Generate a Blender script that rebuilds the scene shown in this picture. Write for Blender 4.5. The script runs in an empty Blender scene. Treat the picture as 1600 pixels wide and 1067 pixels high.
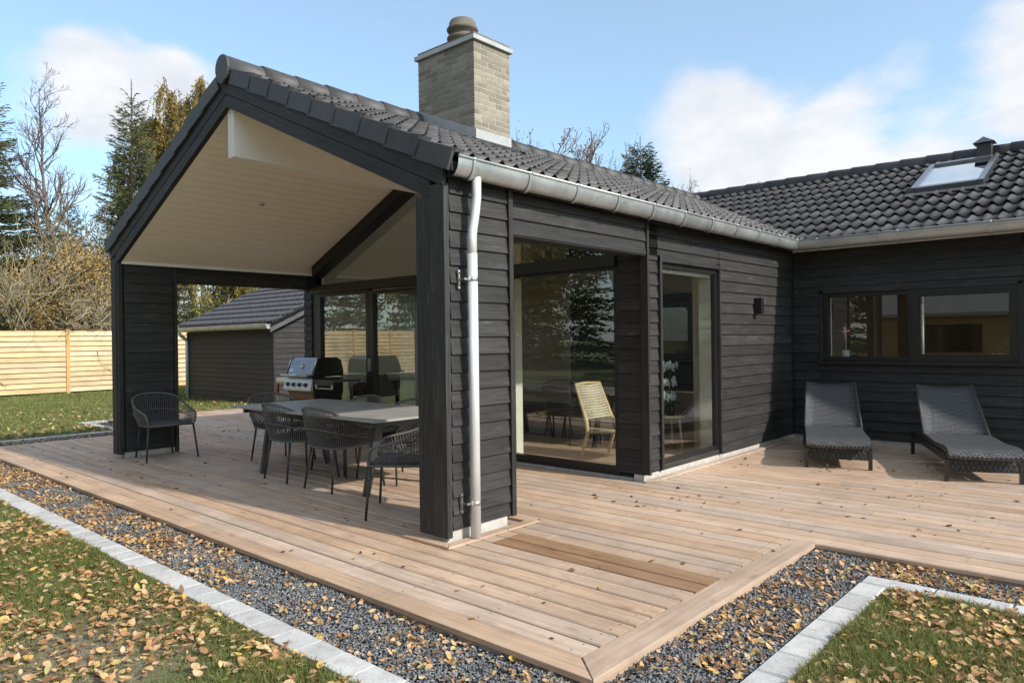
import bpy, math, random
import numpy as np
from mathutils import Vector, Matrix

rnd = random.Random(7)
scene = bpy.context.scene
col = scene.collection

# ---------------------------------------------------------------- camera
cam_d = bpy.data.cameras.new("camera")
cam = bpy.data.objects.new("camera", cam_d)
col.objects.link(cam)
cam_d.sensor_fit = 'HORIZONTAL'
cam_d.sensor_width = 36.0
cam_d.lens = 25.343
cam_d.clip_start = 0.05
cam_d.clip_end = 2000
CAM = Vector((-3.4268, -3.7080, 1.42))
cam.matrix_world = Matrix(((0.66851, 0.01076, -0.74362, CAM.x),
                           (-0.74358, -0.00801, -0.66859, CAM.y),
                           (-0.01315, 0.99991, 0.00264, CAM.z),
                           (0, 0, 0, 1)))
scene.camera = cam

# ---------------------------------------------------------------- world, sun, exposure
SUN_DIR = Vector((0.10, -0.82, 0.56)).normalized()          # towards the sun
SUN_EL = math.asin(SUN_DIR.z)
SUN_ROT = math.atan2(SUN_DIR.x, SUN_DIR.y)
world = bpy.data.worlds.new("World")
scene.world = world
world.use_nodes = True
wn = world.node_tree
wn.nodes.clear()


def N(nt, t, **kw):
    n = nt.nodes.new(t)
    for k, v in kw.items():
        setattr(n, k, v)
    return n


def build_world():
    L = wn.links.new
    out = N(wn, 'ShaderNodeOutputWorld')
    bg = N(wn, 'ShaderNodeBackground')
    sky = N(wn, 'ShaderNodeTexSky', sky_type='NISHITA')
    sky.sun_disc = False
    sky.sun_elevation = SUN_EL
    sky.sun_rotation = SUN_ROT
    sky.air_density = 1.0
    sky.dust_density = 1.4
    sky.ozone_density = 1.0
    tc = N(wn, 'ShaderNodeTexCoord')
    # clouds: soft cumulus from warped noise, stretched along the horizon
    mp = N(wn, 'ShaderNodeMapping')
    mp.inputs['Scale'].default_value = (1.0, 1.0, 1.9)
    L(tc.outputs['Generated'], mp.inputs['Vector'])
    n1 = N(wn, 'ShaderNodeTexNoise')
    n1.inputs['Scale'].default_value = 5.2
    n1.inputs['Detail'].default_value = 9
    n1.inputs['Roughness'].default_value = 0.62
    n1.inputs['Distortion'].default_value = 0.25
    L(mp.outputs['Vector'], n1.inputs['Vector'])
    total = n1.outputs['Fac']
    # individual cloud banks of this afternoon, as broad lobes in the sky that the noise frays
    for d, wid, amp in CLOUDS:
        dp = N(wn, 'ShaderNodeVectorMath', operation='DOT_PRODUCT')
        nv = N(wn, 'ShaderNodeVectorMath', operation='NORMALIZE')
        L(tc.outputs['Generated'], nv.inputs[0])
        L(nv.outputs['Vector'], dp.inputs[0])
        dp.inputs[1].default_value = Vector(d).normalized()
        mr = N(wn, 'ShaderNodeMapRange', interpolation_type='SMOOTHSTEP')
        mr.inputs['From Min'].default_value = math.cos(math.radians(wid))
        mr.inputs['From Max'].default_value = 1.0
        mr.inputs['To Min'].default_value = 0.0
        mr.inputs['To Max'].default_value = amp
        L(dp.outputs['Value'], mr.inputs['Value'])
        ad = N(wn, 'ShaderNodeMath', operation='ADD')
        L(total, ad.inputs[0])
        L(mr.outputs['Result'], ad.inputs[1])
        total = ad.outputs['Value']
    ramp = N(wn, 'ShaderNodeMapRange', interpolation_type='SMOOTHSTEP')
    ramp.inputs['From Min'].default_value = 0.32
    ramp.inputs['From Max'].default_value = 0.76
    ramp.inputs['To Max'].default_value = 0.93
    L(total, ramp.inputs['Value'])
    mul = N(wn, 'ShaderNodeMix', data_type='RGBA', blend_type='MULTIPLY')
    mul.inputs['Factor'].default_value = 1.0
    mul.inputs['B'].default_value = SKY_TINT
    L(sky.outputs['Color'], mul.inputs['A'])
    add = N(wn, 'ShaderNodeMix', data_type='RGBA', blend_type='ADD')
    add.inputs['Factor'].default_value = 1.0
    add.inputs['B'].default_value = SKY_VEIL                   # thin high veil over the blue
    L(mul.outputs['Result'], add.inputs['A'])
    mx = N(wn, 'ShaderNodeMix', data_type='RGBA')
    L(ramp.outputs['Result'], mx.inputs['Factor'])
    L(add.outputs['Result'], mx.inputs['A'])
    # grey bellies and white tops inside the clouds
    n2 = N(wn, 'ShaderNodeTexNoise')
    n2.inputs['Scale'].default_value = 9.0
    n2.inputs['Detail'].default_value = 6
    n2.inputs['Roughness'].default_value = 0.6
    L(mp.outputs['Vector'], n2.inputs['Vector'])
    cr = N(wn, 'ShaderNodeValToRGB')
    cr.color_ramp.elements[0].position = 0.32
    cr.color_ramp.elements[0].color = (CLOUD_COL[0] * 0.80, CLOUD_COL[1] * 0.83, CLOUD_COL[2] * 0.89, 1)
    cr.color_ramp.elements[1].position = 0.62
    cr.color_ramp.elements[1].color = CLOUD_COL
    L(n2.outputs['Fac'], cr.inputs['Fac'])
    L(cr.outputs['Color'], mx.inputs['B'])
    L(mx.outputs['Result'], bg.inputs['Color'])
    bg.inputs['Strength'].default_value = SKY_STRENGTH
    L(bg.outputs['Background'], out.inputs['Surface'])


SKY_STRENGTH = 0.130
SKY_TINT = (0.47, 0.66, 0.74, 1)
SKY_VEIL = (0.75, 0.72, 0.58, 1)
CLOUD_COL = (3.35, 3.34, 3.36, 1)
# broad lobes of cloud (positive) and clear blue (negative) as they stand in the view
# broad lobes of cloud (positive) and clear blue (negative) as they stand in the view
CLOUDS = [((0.328, 0.889, 0.305), 5.8, 0.48), ((0.270, 0.914, 0.290), 4.8, 0.34), ((0.390, 0.866, 0.330), 3.2, 0.26),
          ((0.860, 0.425, 0.262), 6.0, 0.27), ((0.900, 0.345, 0.248), 7.5, 0.34), ((0.938, 0.244, 0.228), 6.5, 0.30), ((0.841, 0.425, 0.330), 4.0, 0.22),
          ((0.950, 0.095, 0.300), 5.5, 0.34), ((0.811, 0.425, 0.405), 4, 0.12), ((0.905, 0.371, 0.185), 9, 0.12), ((0.925, 0.215, 0.318), 2.4, 0.14),
          ((0.56, 0.72, 0.40), 28, -0.34), ((0.20, 0.90, 0.38), 15, -0.22), ((0.88, 0.27, 0.40), 15, -0.34)]
build_world()
sun_d = bpy.data.lights.new("sun", 'SUN')
sun_d.energy = 2.15
sun_d.angle = math.radians(1.6)
sun_d.color = (1.0, 0.93, 0.84)
sun = bpy.data.objects.new("sun", sun_d)
col.objects.link(sun)
sun.rotation_euler = SUN_DIR.to_track_quat('Z', 'Y').to_euler()
scene.view_settings.view_transform = 'Standard'
scene.view_settings.look = 'None'
scene.view_settings.gamma = 1
scene.view_settings.use_curve_mapping = False
scene.view_settings.exposure = 1.20
scene.cycles.use_denoising = True
scene.cycles.max_bounces = 10
scene.cycles.diffuse_bounces = 6
scene.cycles.transparent_max_bounces = 16
scene.cycles.sample_clamp_indirect = 8


# ---------------------------------------------------------------- helpers: objects
def tag(o, label=None, cat=None, group=None, kind=None):
    if label:
        o['label'] = label
    if cat:
        o['category'] = cat
    if group:
        o['group'] = group
    if kind:
        o['kind'] = kind
    return o


def empty(name, loc=(0, 0, 0), rz=0.0, parent=None):
    o = bpy.data.objects.new(name, None)
    col.objects.link(o)
    o.empty_display_size = 0.1
    o.location = loc
    o.rotation_euler = (0, 0, rz)
    if parent:
        o.parent = parent
    return o


def link(name, me, mat=None, parent=None, M=None):
    o = bpy.data.objects.new(name, me)
    col.objects.link(o)
    if parent is not None:
        o.parent = parent
    if M is not None:
        o.matrix_local = M
    if mat is not None and len(me.materials) == 0:
        me.materials.append(mat)
    return o


class MB:
    """collects simple shapes into one mesh"""

    def __init__(s):
        s.v = []
        s.f = []
        s.smooth = []

    def add(s, vs, fs, smooth=False):
        b = len(s.v)
        s.v += [tuple(v) for v in vs]
        s.f += [tuple(i + b for i in f) for f in fs]
        s.smooth += [smooth] * len(fs)
        return s

    def box(s, a, b):
        x0, y0, z0 = (min(a[i], b[i]) for i in range(3))
        x1, y1, z1 = (max(a[i], b[i]) for i in range(3))
        return s.add([(x0, y0, z0), (x1, y0, z0), (x1, y1, z0), (x0, y1, z0), (x0, y0, z1), (x1, y0, z1), (x1, y1, z1), (x0, y1, z1)],
                     [(3, 2, 1, 0), (4, 5, 6, 7), (0, 1, 5, 4), (1, 2, 6, 5), (2, 3, 7, 6), (3, 0, 4, 7)])

    def obox(s, M, a, b):
        t = MB().box(a, b)
        return s.add([M @ Vector(v) for v in t.v], t.f)

    def prism(s, poly, axis_vec, smooth=False):
        """poly: list of 3-D points, extruded along axis_vec"""
        n = len(poly)
        a = [Vector(p) for p in poly]
        av = Vector(axis_vec)
        b = [p + av for p in a]
        nrm = Vector((0, 0, 0))
        for i in range(n):
            nrm += a[i].cross(a[(i + 1) % n])
        flip = nrm.dot(av) > 0
        side = [(i, (i + 1) % n, n + (i + 1) % n, n + i) for i in range(n)]
        c0 = tuple(range(n))
        c1 = tuple(range(n, 2 * n))
        if flip:
            fs = side + [c0[::-1], c1]
        else:
            fs = [f[::-1] for f in side] + [c0, c1[::-1]]
        return s.add(a + b, fs, smooth)

    def tube(s, pts, r, n=6, closed=False, caps=True, smooth=True, flat=None):
        pts = [Vector(p) for p in pts]
        m = len(pts)
        rs = r if isinstance(r, (list, tuple)) else [r] * m
        vs = []
        prev = None
        for i, p in enumerate(pts):
            if closed:
                t = (pts[(i + 1) % m] - pts[i - 1])
            else:
                t = pts[min(i + 1, m - 1)] - pts[max(i - 1, 0)]
            t.normalize()
            if prev is None:
                u = t.cross(Vector((0, 0, 1)))
                if u.length < 0.05:
                    u = t.cross(Vector((1, 0, 0)))
            else:
                u = prev - t * prev.dot(t)
                if u.length < 1e-4:
                    u = t.cross(Vector((0.3, 1, 0.2)))
            u.normalize()
            w = t.cross(u)
            prev = u
            for k in range(n):
                a = 2 * math.pi * (k + 0.5) / n
                vs.append(p + (u * math.cos(a) + w * math.sin(a)) * rs[i])
        fs = []
        last = m if closed else m - 1
        for i in range(last):
            j = (i + 1) % m
            for k in range(n):
                k2 = (k + 1) % n
                fs.append((i * n + k, i * n + k2, j * n + k2, j * n + k))
        if caps and not closed:
            fs.append(tuple(range(n))[::-1])
            fs.append(tuple((m - 1) * n + k for k in range(n)))
        return s.add(vs, fs, smooth)

    def lathe(s, prof, n=16, centre=(0, 0, 0), smooth=True):
        cx, cy, cz = centre
        vs = []
        for r, z in prof:
            for k in range(n):
                a = 2 * math.pi * k / n
                vs.append((cx + r * math.cos(a), cy + r * math.sin(a), cz + z))
        fs = []
        for i in range(len(prof) - 1):
            for k in range(n):
                k2 = (k + 1) % n
                fs.append((i * n + k, i * n + k2, (i + 1) * n + k2, (i + 1) * n + k))
        fs.append(tuple(range(n))[::-1])
        fs.append(tuple((len(prof) - 1) * n + k for k in range(n)))
        return s.add(vs, fs, smooth)

    def mesh(s, name):
        me = bpy.data.meshes.new(name)
        me.from_pydata(s.v, [], s.f)
        if any(s.smooth):
            me.polygons.foreach_set('use_smooth', s.smooth)
        me.update()
        return me

    def build(s, name, mat, parent=None, M=None, bevel=0):
        me = s.mesh(name)
        o = link(name, me, mat, parent, M)
        if bevel:
            b = o.modifiers.new('bevel', 'BEVEL')
            b.width = bevel
            b.segments = 2
            b.limit_method = 'ANGLE'
            b.angle_limit = math.radians(40)
        return o


def np_mesh(name, verts, faces, mat=None, smooth=False):
    """verts (n,3) array, faces (m,k) array with the same k"""
    verts = np.asarray(verts, dtype=np.float32)
    faces = np.asarray(faces, dtype=np.int32)
    me = bpy.data.meshes.new(name)
    k = faces.shape[1]
    me.vertices.add(len(verts))
    me.vertices.foreach_set('co', verts.ravel())
    me.loops.add(faces.size)
    me.loops.foreach_set('vertex_index', faces.ravel())
    me.polygons.add(len(faces))
    me.polygons.foreach_set('loop_start', np.arange(0, faces.size, k, dtype=np.int32))
    me.polygons.foreach_set('loop_total', np.full(len(faces), k, dtype=np.int32))
    if smooth:
        me.polygons.foreach_set('use_smooth', np.ones(len(faces), dtype=bool))
    me.update(calc_edges=True)
    if mat:
        me.materials.append(mat)
    return me


def frame(o, x, y):
    """matrix from an origin and local x, y axes"""
    x = Vector(x).normalized()
    y = Vector(y).normalized()
    z = x.cross(y)
    M = Matrix((x, y, z)).transposed().to_4x4()
    M.translation = Vector(o)
    return M


_cache = {}


def cached(key, fn):
    if key not in _cache:
        _cache[key] = fn()
    return _cache[key]


def plank_mesh(L, W, T, ch, mat):
    def f():
        m = MB()
        if ch:
            cz_ = math.copysign(ch, T)
            sec = [(0, 0, 0), (0, W, 0), (0, W, T - cz_), (0, W - ch, T), (0, ch, T), (0, 0, T - cz_)]
            m.prism(sec, (L, 0, 0))
        else:
            m.box((0, 0, 0), (L, W, T))
        me = m.mesh('plank')
        me.materials.append(mat)
        return me
    return cached(('plank', round(L, 3), round(W, 3), round(T, 3), ch, mat.name), f)


def plank(name, parent, mat, o, x, y, L, W, T, ch=0.0):
    return link(name, plank_mesh(L, W, T, ch, mat), None, parent, frame(o, x, y))


# ---------------------------------------------------------------- helpers: materials
def base_mat(name):
    m = bpy.data.materials.new(name)
    m.use_nodes = True
    nt = m.node_tree
    b = nt.nodes['Principled BSDF']
    return m, nt, b


def coords(nt, scale=(1, 1, 1), obj_random=True, which='Object'):
    L = nt.links.new
    tc = N(nt, 'ShaderNodeTexCoord')
    mp = N(nt, 'ShaderNodeMapping')
    mp.inputs['Scale'].default_value = scale
    src = tc.outputs[which]
    if obj_random:
        oi = N(nt, 'ShaderNodeObjectInfo')
        ml = N(nt, 'ShaderNodeMath', operation='MULTIPLY')
        ml.inputs[1].default_value = 37.0
        L(oi.outputs['Random'], ml.inputs[0])
        va = N(nt, 'ShaderNodeVectorMath', operation='ADD')
        L(src, va.inputs[0])
        L(ml.outputs['Value'], va.inputs[1])
        src = va.outputs['Vector']
    L(src, mp.inputs['Vector'])
    return mp.outputs['Vector']


def ramp(nt, fac, stops):
    r = N(nt, 'ShaderNodeValToRGB')
    el = r.color_ramp.elements
    while len(el) < len(stops):
        el.new(0.5)
    for e, (p, c) in zip(el, stops):
        e.position = p
        e.color = (*c, 1) if len(c) == 3 else c
    nt.links.new(fac, r.inputs['Fac'])
    return r.outputs['Color']


def noise(nt, vec, scale, detail=5, rough=0.55, dist=0.0):
    n = N(nt, 'ShaderNodeTexNoise')
    n.inputs['Scale'].default_value = scale
    n.inputs['Detail'].default_value = detail
    n.inputs['Roughness'].default_value = rough
    n.inputs['Distortion'].default_value = dist
    nt.links.new(vec, n.inputs['Vector'])
    return n.outputs['Fac']


def mixc(nt, fac, a, b, blend='MIX'):
    m = N(nt, 'ShaderNodeMix', data_type='RGBA', blend_type=blend)
    for s, v in (('Factor', fac), ('A', a), ('B', b)):
        if hasattr(v, 'links') or isinstance(v, bpy.types.NodeSocket):
            nt.links.new(v, m.inputs[s])
        elif isinstance(v, (int, float)):
            m.inputs[s].default_value = v
        else:
            m.inputs[s].default_value = (*v, 1)
    return m.outputs['Result']


def obj_value(nt, colr, lo, hi, sat=None):
    """per-object brightness variation"""
    oi = N(nt, 'ShaderNodeObjectInfo')
    mr = N(nt, 'ShaderNodeMapRange')
    mr.inputs['To Min'].default_value = lo
    mr.inputs['To Max'].default_value = hi
    nt.links.new(oi.outputs['Random'], mr.inputs['Value'])
    h = N(nt, 'ShaderNodeHueSaturation')
    nt.links.new(colr, h.inputs['Color'])
    nt.links.new(mr.outputs['Result'], h.inputs['Value'])
    if sat:
        w = N(nt, 'ShaderNodeTexWhiteNoise', noise_dimensions='1D')
        nt.links.new(oi.outputs['Random'], w.inputs['W'])
        m2 = N(nt, 'ShaderNodeMapRange')
        m2.inputs['To Min'].default_value = sat[0]
        m2.inputs['To Max'].default_value = sat[1]
        nt.links.new(w.outputs['Value'], m2.inputs['Value'])
        nt.links.new(m2.outputs['Result'], h.inputs['Saturation'])
    return h.outputs['Color']


def bump(nt, b, height, strength, dist=0.01):
    bp = N(nt, 'ShaderNodeBump')
    bp.inputs['Strength'].default_value = strength
    bp.inputs['Distance'].default_value = dist
    nt.links.new(height, bp.inputs['Height'])
    nt.links.new(bp.outputs['Normal'], b.inputs['Normal'])


def simple(name, c, rough=0.5, metal=0.0, var=0.12, scale=8.0, bmp=0.0, coat=0.0):
    m, nt, b = base_mat(name)
    v = coords(nt)
    f = noise(nt, v, scale)
    lo = tuple(x * (1 - var) for x in c)
    hi = tuple(min(1, x * (1 + var)) for x in c)
    nt.links.new(ramp(nt, f, [(0.3, lo), (0.7, hi)]), b.inputs['Base Color'])
    b.inputs['Roughness'].default_value = rough
    b.inputs['Metallic'].default_value = metal
    b.inputs['Coat Weight'].default_value = coat
    if bmp:
        bump(nt, b, noise(nt, v, scale * 6), bmp, 0.004)
    return m


def wood(name, dark, light, knot, rough, grain=(1.2, 22, 22), vlo=0.8, vhi=1.2, knots=0.5, bmp=0.25, sat=(0.8, 1.15), wear=None, stain=0.0):
    """sawn board: grain along local x, knots, tone differs board by board"""
    m, nt, b = base_mat(name)
    L = nt.links.new
    v = coords(nt, grain)
    g = noise(nt, v, 2.2, 6, 0.62, 0.6)
    c = ramp(nt, g, [(0.30, dark), (0.70, light)])
    v2 = coords(nt, (1, 1, 1))
    blot = noise(nt, v2, 1.7, 4, 0.6)
    c = mixc(nt, 0.55, c, ramp(nt, blot, [(0.3, (0.74, 0.72, 0.70)), (0.7, (1.22, 1.2, 1.17))]), 'MULTIPLY')
    vk = coords(nt, (2.6, 8.5, 8.5))
    vo = N(nt, 'ShaderNodeTexVoronoi')
    vo.inputs['Scale'].default_value = 0.9
    L(vk, vo.inputs['Vector'])
    k = N(nt, 'ShaderNodeMapRange')
    k.inputs['From Min'].default_value = 0.05
    k.inputs['From Max'].default_value = 0.16
    k.inputs['To Min'].default_value = knots
    k.inputs['To Max'].default_value = 0.0
    L(vo.outputs['Distance'], k.inputs['Value'])
    c = mixc(nt, k.outputs['Result'], c, knot)
    if wear:
        wv = noise(nt, coords(nt, (2, 9, 9)), 1.6, 6, 0.7)
        wf = N(nt, 'ShaderNodeMapRange')
        wf.inputs['From Min'].default_value = 0.58
        wf.inputs['From Max'].default_value = 0.74
        wf.inputs['To Max'].default_value = wear[1]
        L(wv, wf.inputs['Value'])
        c = mixc(nt, wf.outputs['Result'], c, wear[0])
    c = obj_value(nt, c, vlo, vhi, sat)
    if stain:
        gp_ = N(nt, 'ShaderNodeNewGeometry')
        f1_ = noise(nt, gp_.outputs['Position'], 0.9, 7, 0.68, 0.5)
        f2_ = noise(nt, gp_.outputs['Position'], 7.0, 5, 0.7)
        c = mixc(nt, stain, c, ramp(nt, f1_, [(0.32, (0.66, 0.64, 0.63)), (0.60, (1.12, 1.10, 1.08))]), 'MULTIPLY')
        c = mixc(nt, stain * 0.8, c, ramp(nt, f2_, [(0.30, (0.66, 0.62, 0.60)), (0.50, (1.05, 1.05, 1.05))]), 'MULTIPLY')
    L(c, b.inputs['Base Color'])
    b.inputs['Roughness'].default_value = rough
    b.inputs['Specular IOR Level'].default_value = 0.35
    bump(nt, b, g, bmp, 0.003)
    return m


def leafy(name, stops, scale, rough=0.6, trans=0.25, fine=9.0):
    """foliage: hue wanders through the crown; light passes through leaves a little"""
    m, nt, b = base_mat(name)
    v = coords(nt, obj_random=True)
    f1 = noise(nt, v, scale, 3)
    f2 = noise(nt, v, fine, 2)
    ad = N(nt, 'ShaderNodeMath', operation='ADD')
    nt.links.new(f1, ad.inputs[0])
    nt.links.new(f2, ad.inputs[1])
    hv = N(nt, 'ShaderNodeMath', operation='MULTIPLY')
    hv.inputs[1].default_value = 0.5
    nt.links.new(ad.outputs['Value'], hv.inputs[0])
    c = ramp(nt, hv.outputs['Value'], stops)
    nt.links.new(c, b.inputs['Base Color'])
    b.inputs['Roughness'].default_value = rough
    b.inputs['Specular IOR Level'].default_value = 0.25
    if trans:
        tr = N(nt, 'ShaderNodeBsdfTranslucent')
        nt.links.new(c, tr.inputs['Color'])
        ms = N(nt, 'ShaderNodeMixShader')
        ms.inputs['Fac'].default_value = trans
        nt.links.new(b.outputs['BSDF'], ms.inputs[1])
        nt.links.new(tr.outputs['BSDF'], ms.inputs[2])
        nt.links.new(ms.outputs['Shader'], nt.nodes['Material Output'].inputs['Surface'])
    return m


def isl_leaf(name, stops, trans=0.3, rough=0.65):
    """separate leaves or stones: colour differs piece by piece"""
    m, nt, b = base_mat(name)
    gi = N(nt, 'ShaderNodeNewGeometry')
    c = ramp(nt, gi.outputs['Random Per Island'], stops)
    v = coords(nt, obj_random=False)
    f = noise(nt, v, 60, 3)
    c = mixc(nt, 0.5, c, ramp(nt, f, [(0.3, (0.75, 0.73, 0.7)), (0.7, (1.2, 1.18, 1.15))]), 'MULTIPLY')
    nt.links.new(c, b.inputs['Base Color'])
    b.inputs['Roughness'].default_value = rough
    if trans:
        tr = N(nt, 'ShaderNodeBsdfTranslucent')
        nt.links.new(c, tr.inputs['Color'])
        ms = N(nt, 'ShaderNodeMixShader')
        ms.inputs['Fac'].default_value = trans
        nt.links.new(b.outputs['BSDF'], ms.inputs[1])
        nt.links.new(tr.outputs['BSDF'], ms.inputs[2])
        nt.links.new(ms.outputs['Shader'], nt.nodes['Material Output'].inputs['Surface'])
    return m


def glass_mat(name, boost=1.0, tint=(0.95, 0.97, 0.955)):
    m, nt, b = base_mat(name)
    nt.nodes.remove(b)
    L = nt.links.new
    fr = N(nt, 'ShaderNodeFresnel')
    fr.inputs['IOR'].default_value = 1.5
    ml = N(nt, 'ShaderNodeMath', operation='MULTIPLY', use_clamp=True)
    ml.inputs[1].default_value = boost
    ge = N(nt, 'ShaderNodeNewGeometry')
    inv = N(nt, 'ShaderNodeMath', operation='SUBTRACT')
    inv.inputs[0].default_value = 1.0
    L(ge.outputs['Backfacing'], inv.inputs[1])
    fm = N(nt, 'ShaderNodeMath', operation='MULTIPLY')
    L(fr.outputs['Fac'], fm.inputs[0])
    L(inv.outputs['Value'], fm.inputs[1])
    L(fm.outputs['Value'], ml.inputs[0])
    gl = N(nt, 'ShaderNodeBsdfGlossy')
    gl.inputs['Roughness'].default_value = 0.0
    gl.inputs['Color'].default_value = (0.95, 0.97, 0.96, 1)
    tr = N(nt, 'ShaderNodeBsdfTransparent')
    tr.inputs['Color'].default_value = (*tint, 1)
    ms = N(nt, 'ShaderNodeMixShader')
    L(ml.outputs['Value'], ms.inputs['Fac'])
    L(tr.outputs['BSDF'], ms.inputs[1])
    L(gl.outputs['BSDF'], ms.inputs[2])
    L(ms.outputs['Shader'], nt.nodes['Material Output'].inputs['Surface'])
    return m


def woven(name, c0, c1, sc, rough=0.55):
    """basket weave of flat strands, two crossing sets at a slant"""
    m, nt, b = base_mat(name)
    L = nt.links.new
    v = coords(nt, obj_random=False)
    hs = []
    for rot in (0.5, -0.5):
        mp = N(nt, 'ShaderNodeMapping')
        mp.inputs['Rotation'].default_value = (0.0, 0.25, rot)
        L(v, mp.inputs['Vector'])
        w = N(nt, 'ShaderNodeTexWave', wave_type='BANDS', bands_direction='X')
        w.inputs['Scale'].default_value = sc
        w.inputs['Distortion'].default_value = 0.4
        L(mp.outputs['Vector'], w.inputs['Vector'])
        hs.append(w.outputs['Fac'])
    ch = N(nt, 'ShaderNodeTexChecker')
    ch.inputs['Scale'].default_value = sc * 2.4
    L(v, ch.inputs['Vector'])
    mx = N(nt, 'ShaderNodeMix', data_type='FLOAT')
    L(ch.outputs['Fac'], mx.inputs['Factor'])
    L(hs[0], mx.inputs['A'])
    L(hs[1], mx.inputs['B'])
    L(ramp(nt, mx.outputs['Result'], [(0.25, c0), (0.8, c1)]), b.inputs['Base Color'])
    b.inputs['Roughness'].default_value = rough
    bump(nt, b, mx.outputs['Result'], 0.7, 0.006)
    return m


MAT = {}
MAT['black_wood'] = wood('black_stained_wood', (0.0140, 0.0135, 0.0138), (0.041, 0.0395, 0.0390), (0.072, 0.068, 0.065), 0.62, vlo=0.75, vhi=1.3,
                         knots=0.6, bmp=0.5, sat=(0.8, 1.2), wear=((0.085, 0.081, 0.078), 0.5), stain=0.35)
MAT['black_paint'] = simple('black_painted_frame', (0.010, 0.010, 0.0103), 0.42, var=0.15)
MAT['deck'] = wood('weathered_deck_wood', (0.405, 0.258, 0.162), (0.570, 0.405, 0.275), (0.21, 0.11, 0.055), 0.62, grain=(0.7, 16, 16), vlo=0.88, vhi=1.10,
                   knots=0.5, bmp=0.3, sat=(0.66, 0.96), wear=((0.52, 0.405, 0.31), 0.45), stain=0.42)
MAT['deck_new'] = wood('fresh_deck_wood', (0.215, 0.115, 0.058), (0.36, 0.215, 0.118), (0.12, 0.06, 0.025), 0.55, grain=(0.7, 16, 16), vlo=0.92, vhi=1.08,
                       knots=0.6, bmp=0.3, sat=(0.95, 1.05))
MAT['fence'] = wood('pale_pine_fence', (0.49, 0.335, 0.175), (0.68, 0.525, 0.32), (0.34, 0.19, 0.08), 0.6, grain=(0.5, 10, 10), vlo=0.88, vhi=1.1,
                    knots=0.5, bmp=0.15, sat=(0.85, 1.1))
MAT['post_pine'] = wood('amber_pine_post', (0.48, 0.27, 0.10), (0.60, 0.37, 0.16), (0.3, 0.15, 0.05), 0.6, vlo=0.95, vhi=1.05)
MAT['ceiling'] = simple('white_washed_board', (0.87, 0.76, 0.64), 0.55, var=0.025, scale=5)
MAT['white'] = simple('white_paint', (0.78, 0.75, 0.70), 0.55, var=0.03)
MAT['taupe'] = simple('taupe_wall', (0.30, 0.25, 0.185), 0.7, var=0.1)
MAT['cream'] = simple('cream_wall', (0.74, 0.70, 0.60), 0.6, var=0.03)
MAT['oak_floor'] = wood('oak_floor', (0.30, 0.19, 0.10), (0.42, 0.28, 0.16), (0.2, 0.11, 0.05), 0.4, vlo=0.9, vhi=1.1)
MAT['oak'] = wood('light_oak', (0.50, 0.365, 0.215), (0.63, 0.49, 0.31), (0.3, 0.18, 0.08), 0.45, grain=(3, 30, 30), knots=0.2, vlo=0.95, vhi=1.05)
MAT['concrete'] = simple('pale_concrete', (0.46, 0.43, 0.39), 0.85, var=0.15, scale=14, bmp=0.4)


def curb_mat():
    m, nt, b = base_mat('grey_granite_curb')
    v = coords(nt)
    f = noise(nt, v, 9, 6, 0.7)
    g = noise(nt, v, 120, 2)
    c = ramp(nt, f, [(0.28, (0.37, 0.36, 0.335)), (0.45, (0.50, 0.49, 0.475)), (0.7, (0.60, 0.595, 0.58))])
    c = mixc(nt, 0.35, c, ramp(nt, g, [(0.35, (0.6, 0.6, 0.6)), (0.65, (1.2, 1.2, 1.2))]), 'MULTIPLY')
    nt.links.new(obj_value(nt, c, 0.86, 1.08), b.inputs['Base Color'])
    b.inputs['Roughness'].default_value = 0.85
    bump(nt, b, f, 0.5, 0.012)
    return m


MAT['curb'] = curb_mat()


def tile_mat(name, c0, c1, rough):
    m, nt, b = base_mat(name)
    v = coords(nt)
    f = noise(nt, v, 5, 6, 0.65)
    g = noise(nt, v, 70, 2)
    c = ramp(nt, f, [(0.3, c0), (0.72, c1)])
    nt.links.new(obj_value(nt, c, 0.74, 1.22), b.inputs['Base Color'])
    mr = N(nt, 'ShaderNodeMapRange')
    mr.inputs['To Min'].default_value = rough - 0.08
    mr.inputs['To Max'].default_value = rough + 0.12
    nt.links.new(f, mr.inputs['Value'])
    nt.links.new(mr.outputs['Result'], b.inputs['Roughness'])
    b.inputs['Specular IOR Level'].default_value = 0.35
    bump(nt, b, g, 0.15, 0.003)
    return m


MAT['tile'] = tile_mat('anthracite_roof_tile', (0.047, 0.045, 0.047), (0.086, 0.082, 0.084), 0.5)
MAT['membrane'] = simple('roof_underlay', (0.02, 0.02, 0.02), 0.8)


def zinc_mat():
    m, nt, b = base_mat('weathered_zinc')
    v = coords(nt, (1, 1, 1), obj_random=False)
    f = noise(nt, v, 3.5, 7, 0.7, 0.4)
    nt.links.new(ramp(nt, f, [(0.3, (0.36, 0.38, 0.385)), (0.55, (0.50, 0.51, 0.51)), (0.75, (0.62, 0.62, 0.60))]), b.inputs['Base Color'])
    b.inputs['Metallic'].default_value = 0.75
    mr = N(nt, 'ShaderNodeMapRange')
    mr.inputs['To Min'].default_value = 0.3
    mr.inputs['To Max'].default_value = 0.62
    nt.links.new(f, mr.inputs['Value'])
    nt.links.new(mr.outputs['Result'], b.inputs['Roughness'])
    return m


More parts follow.
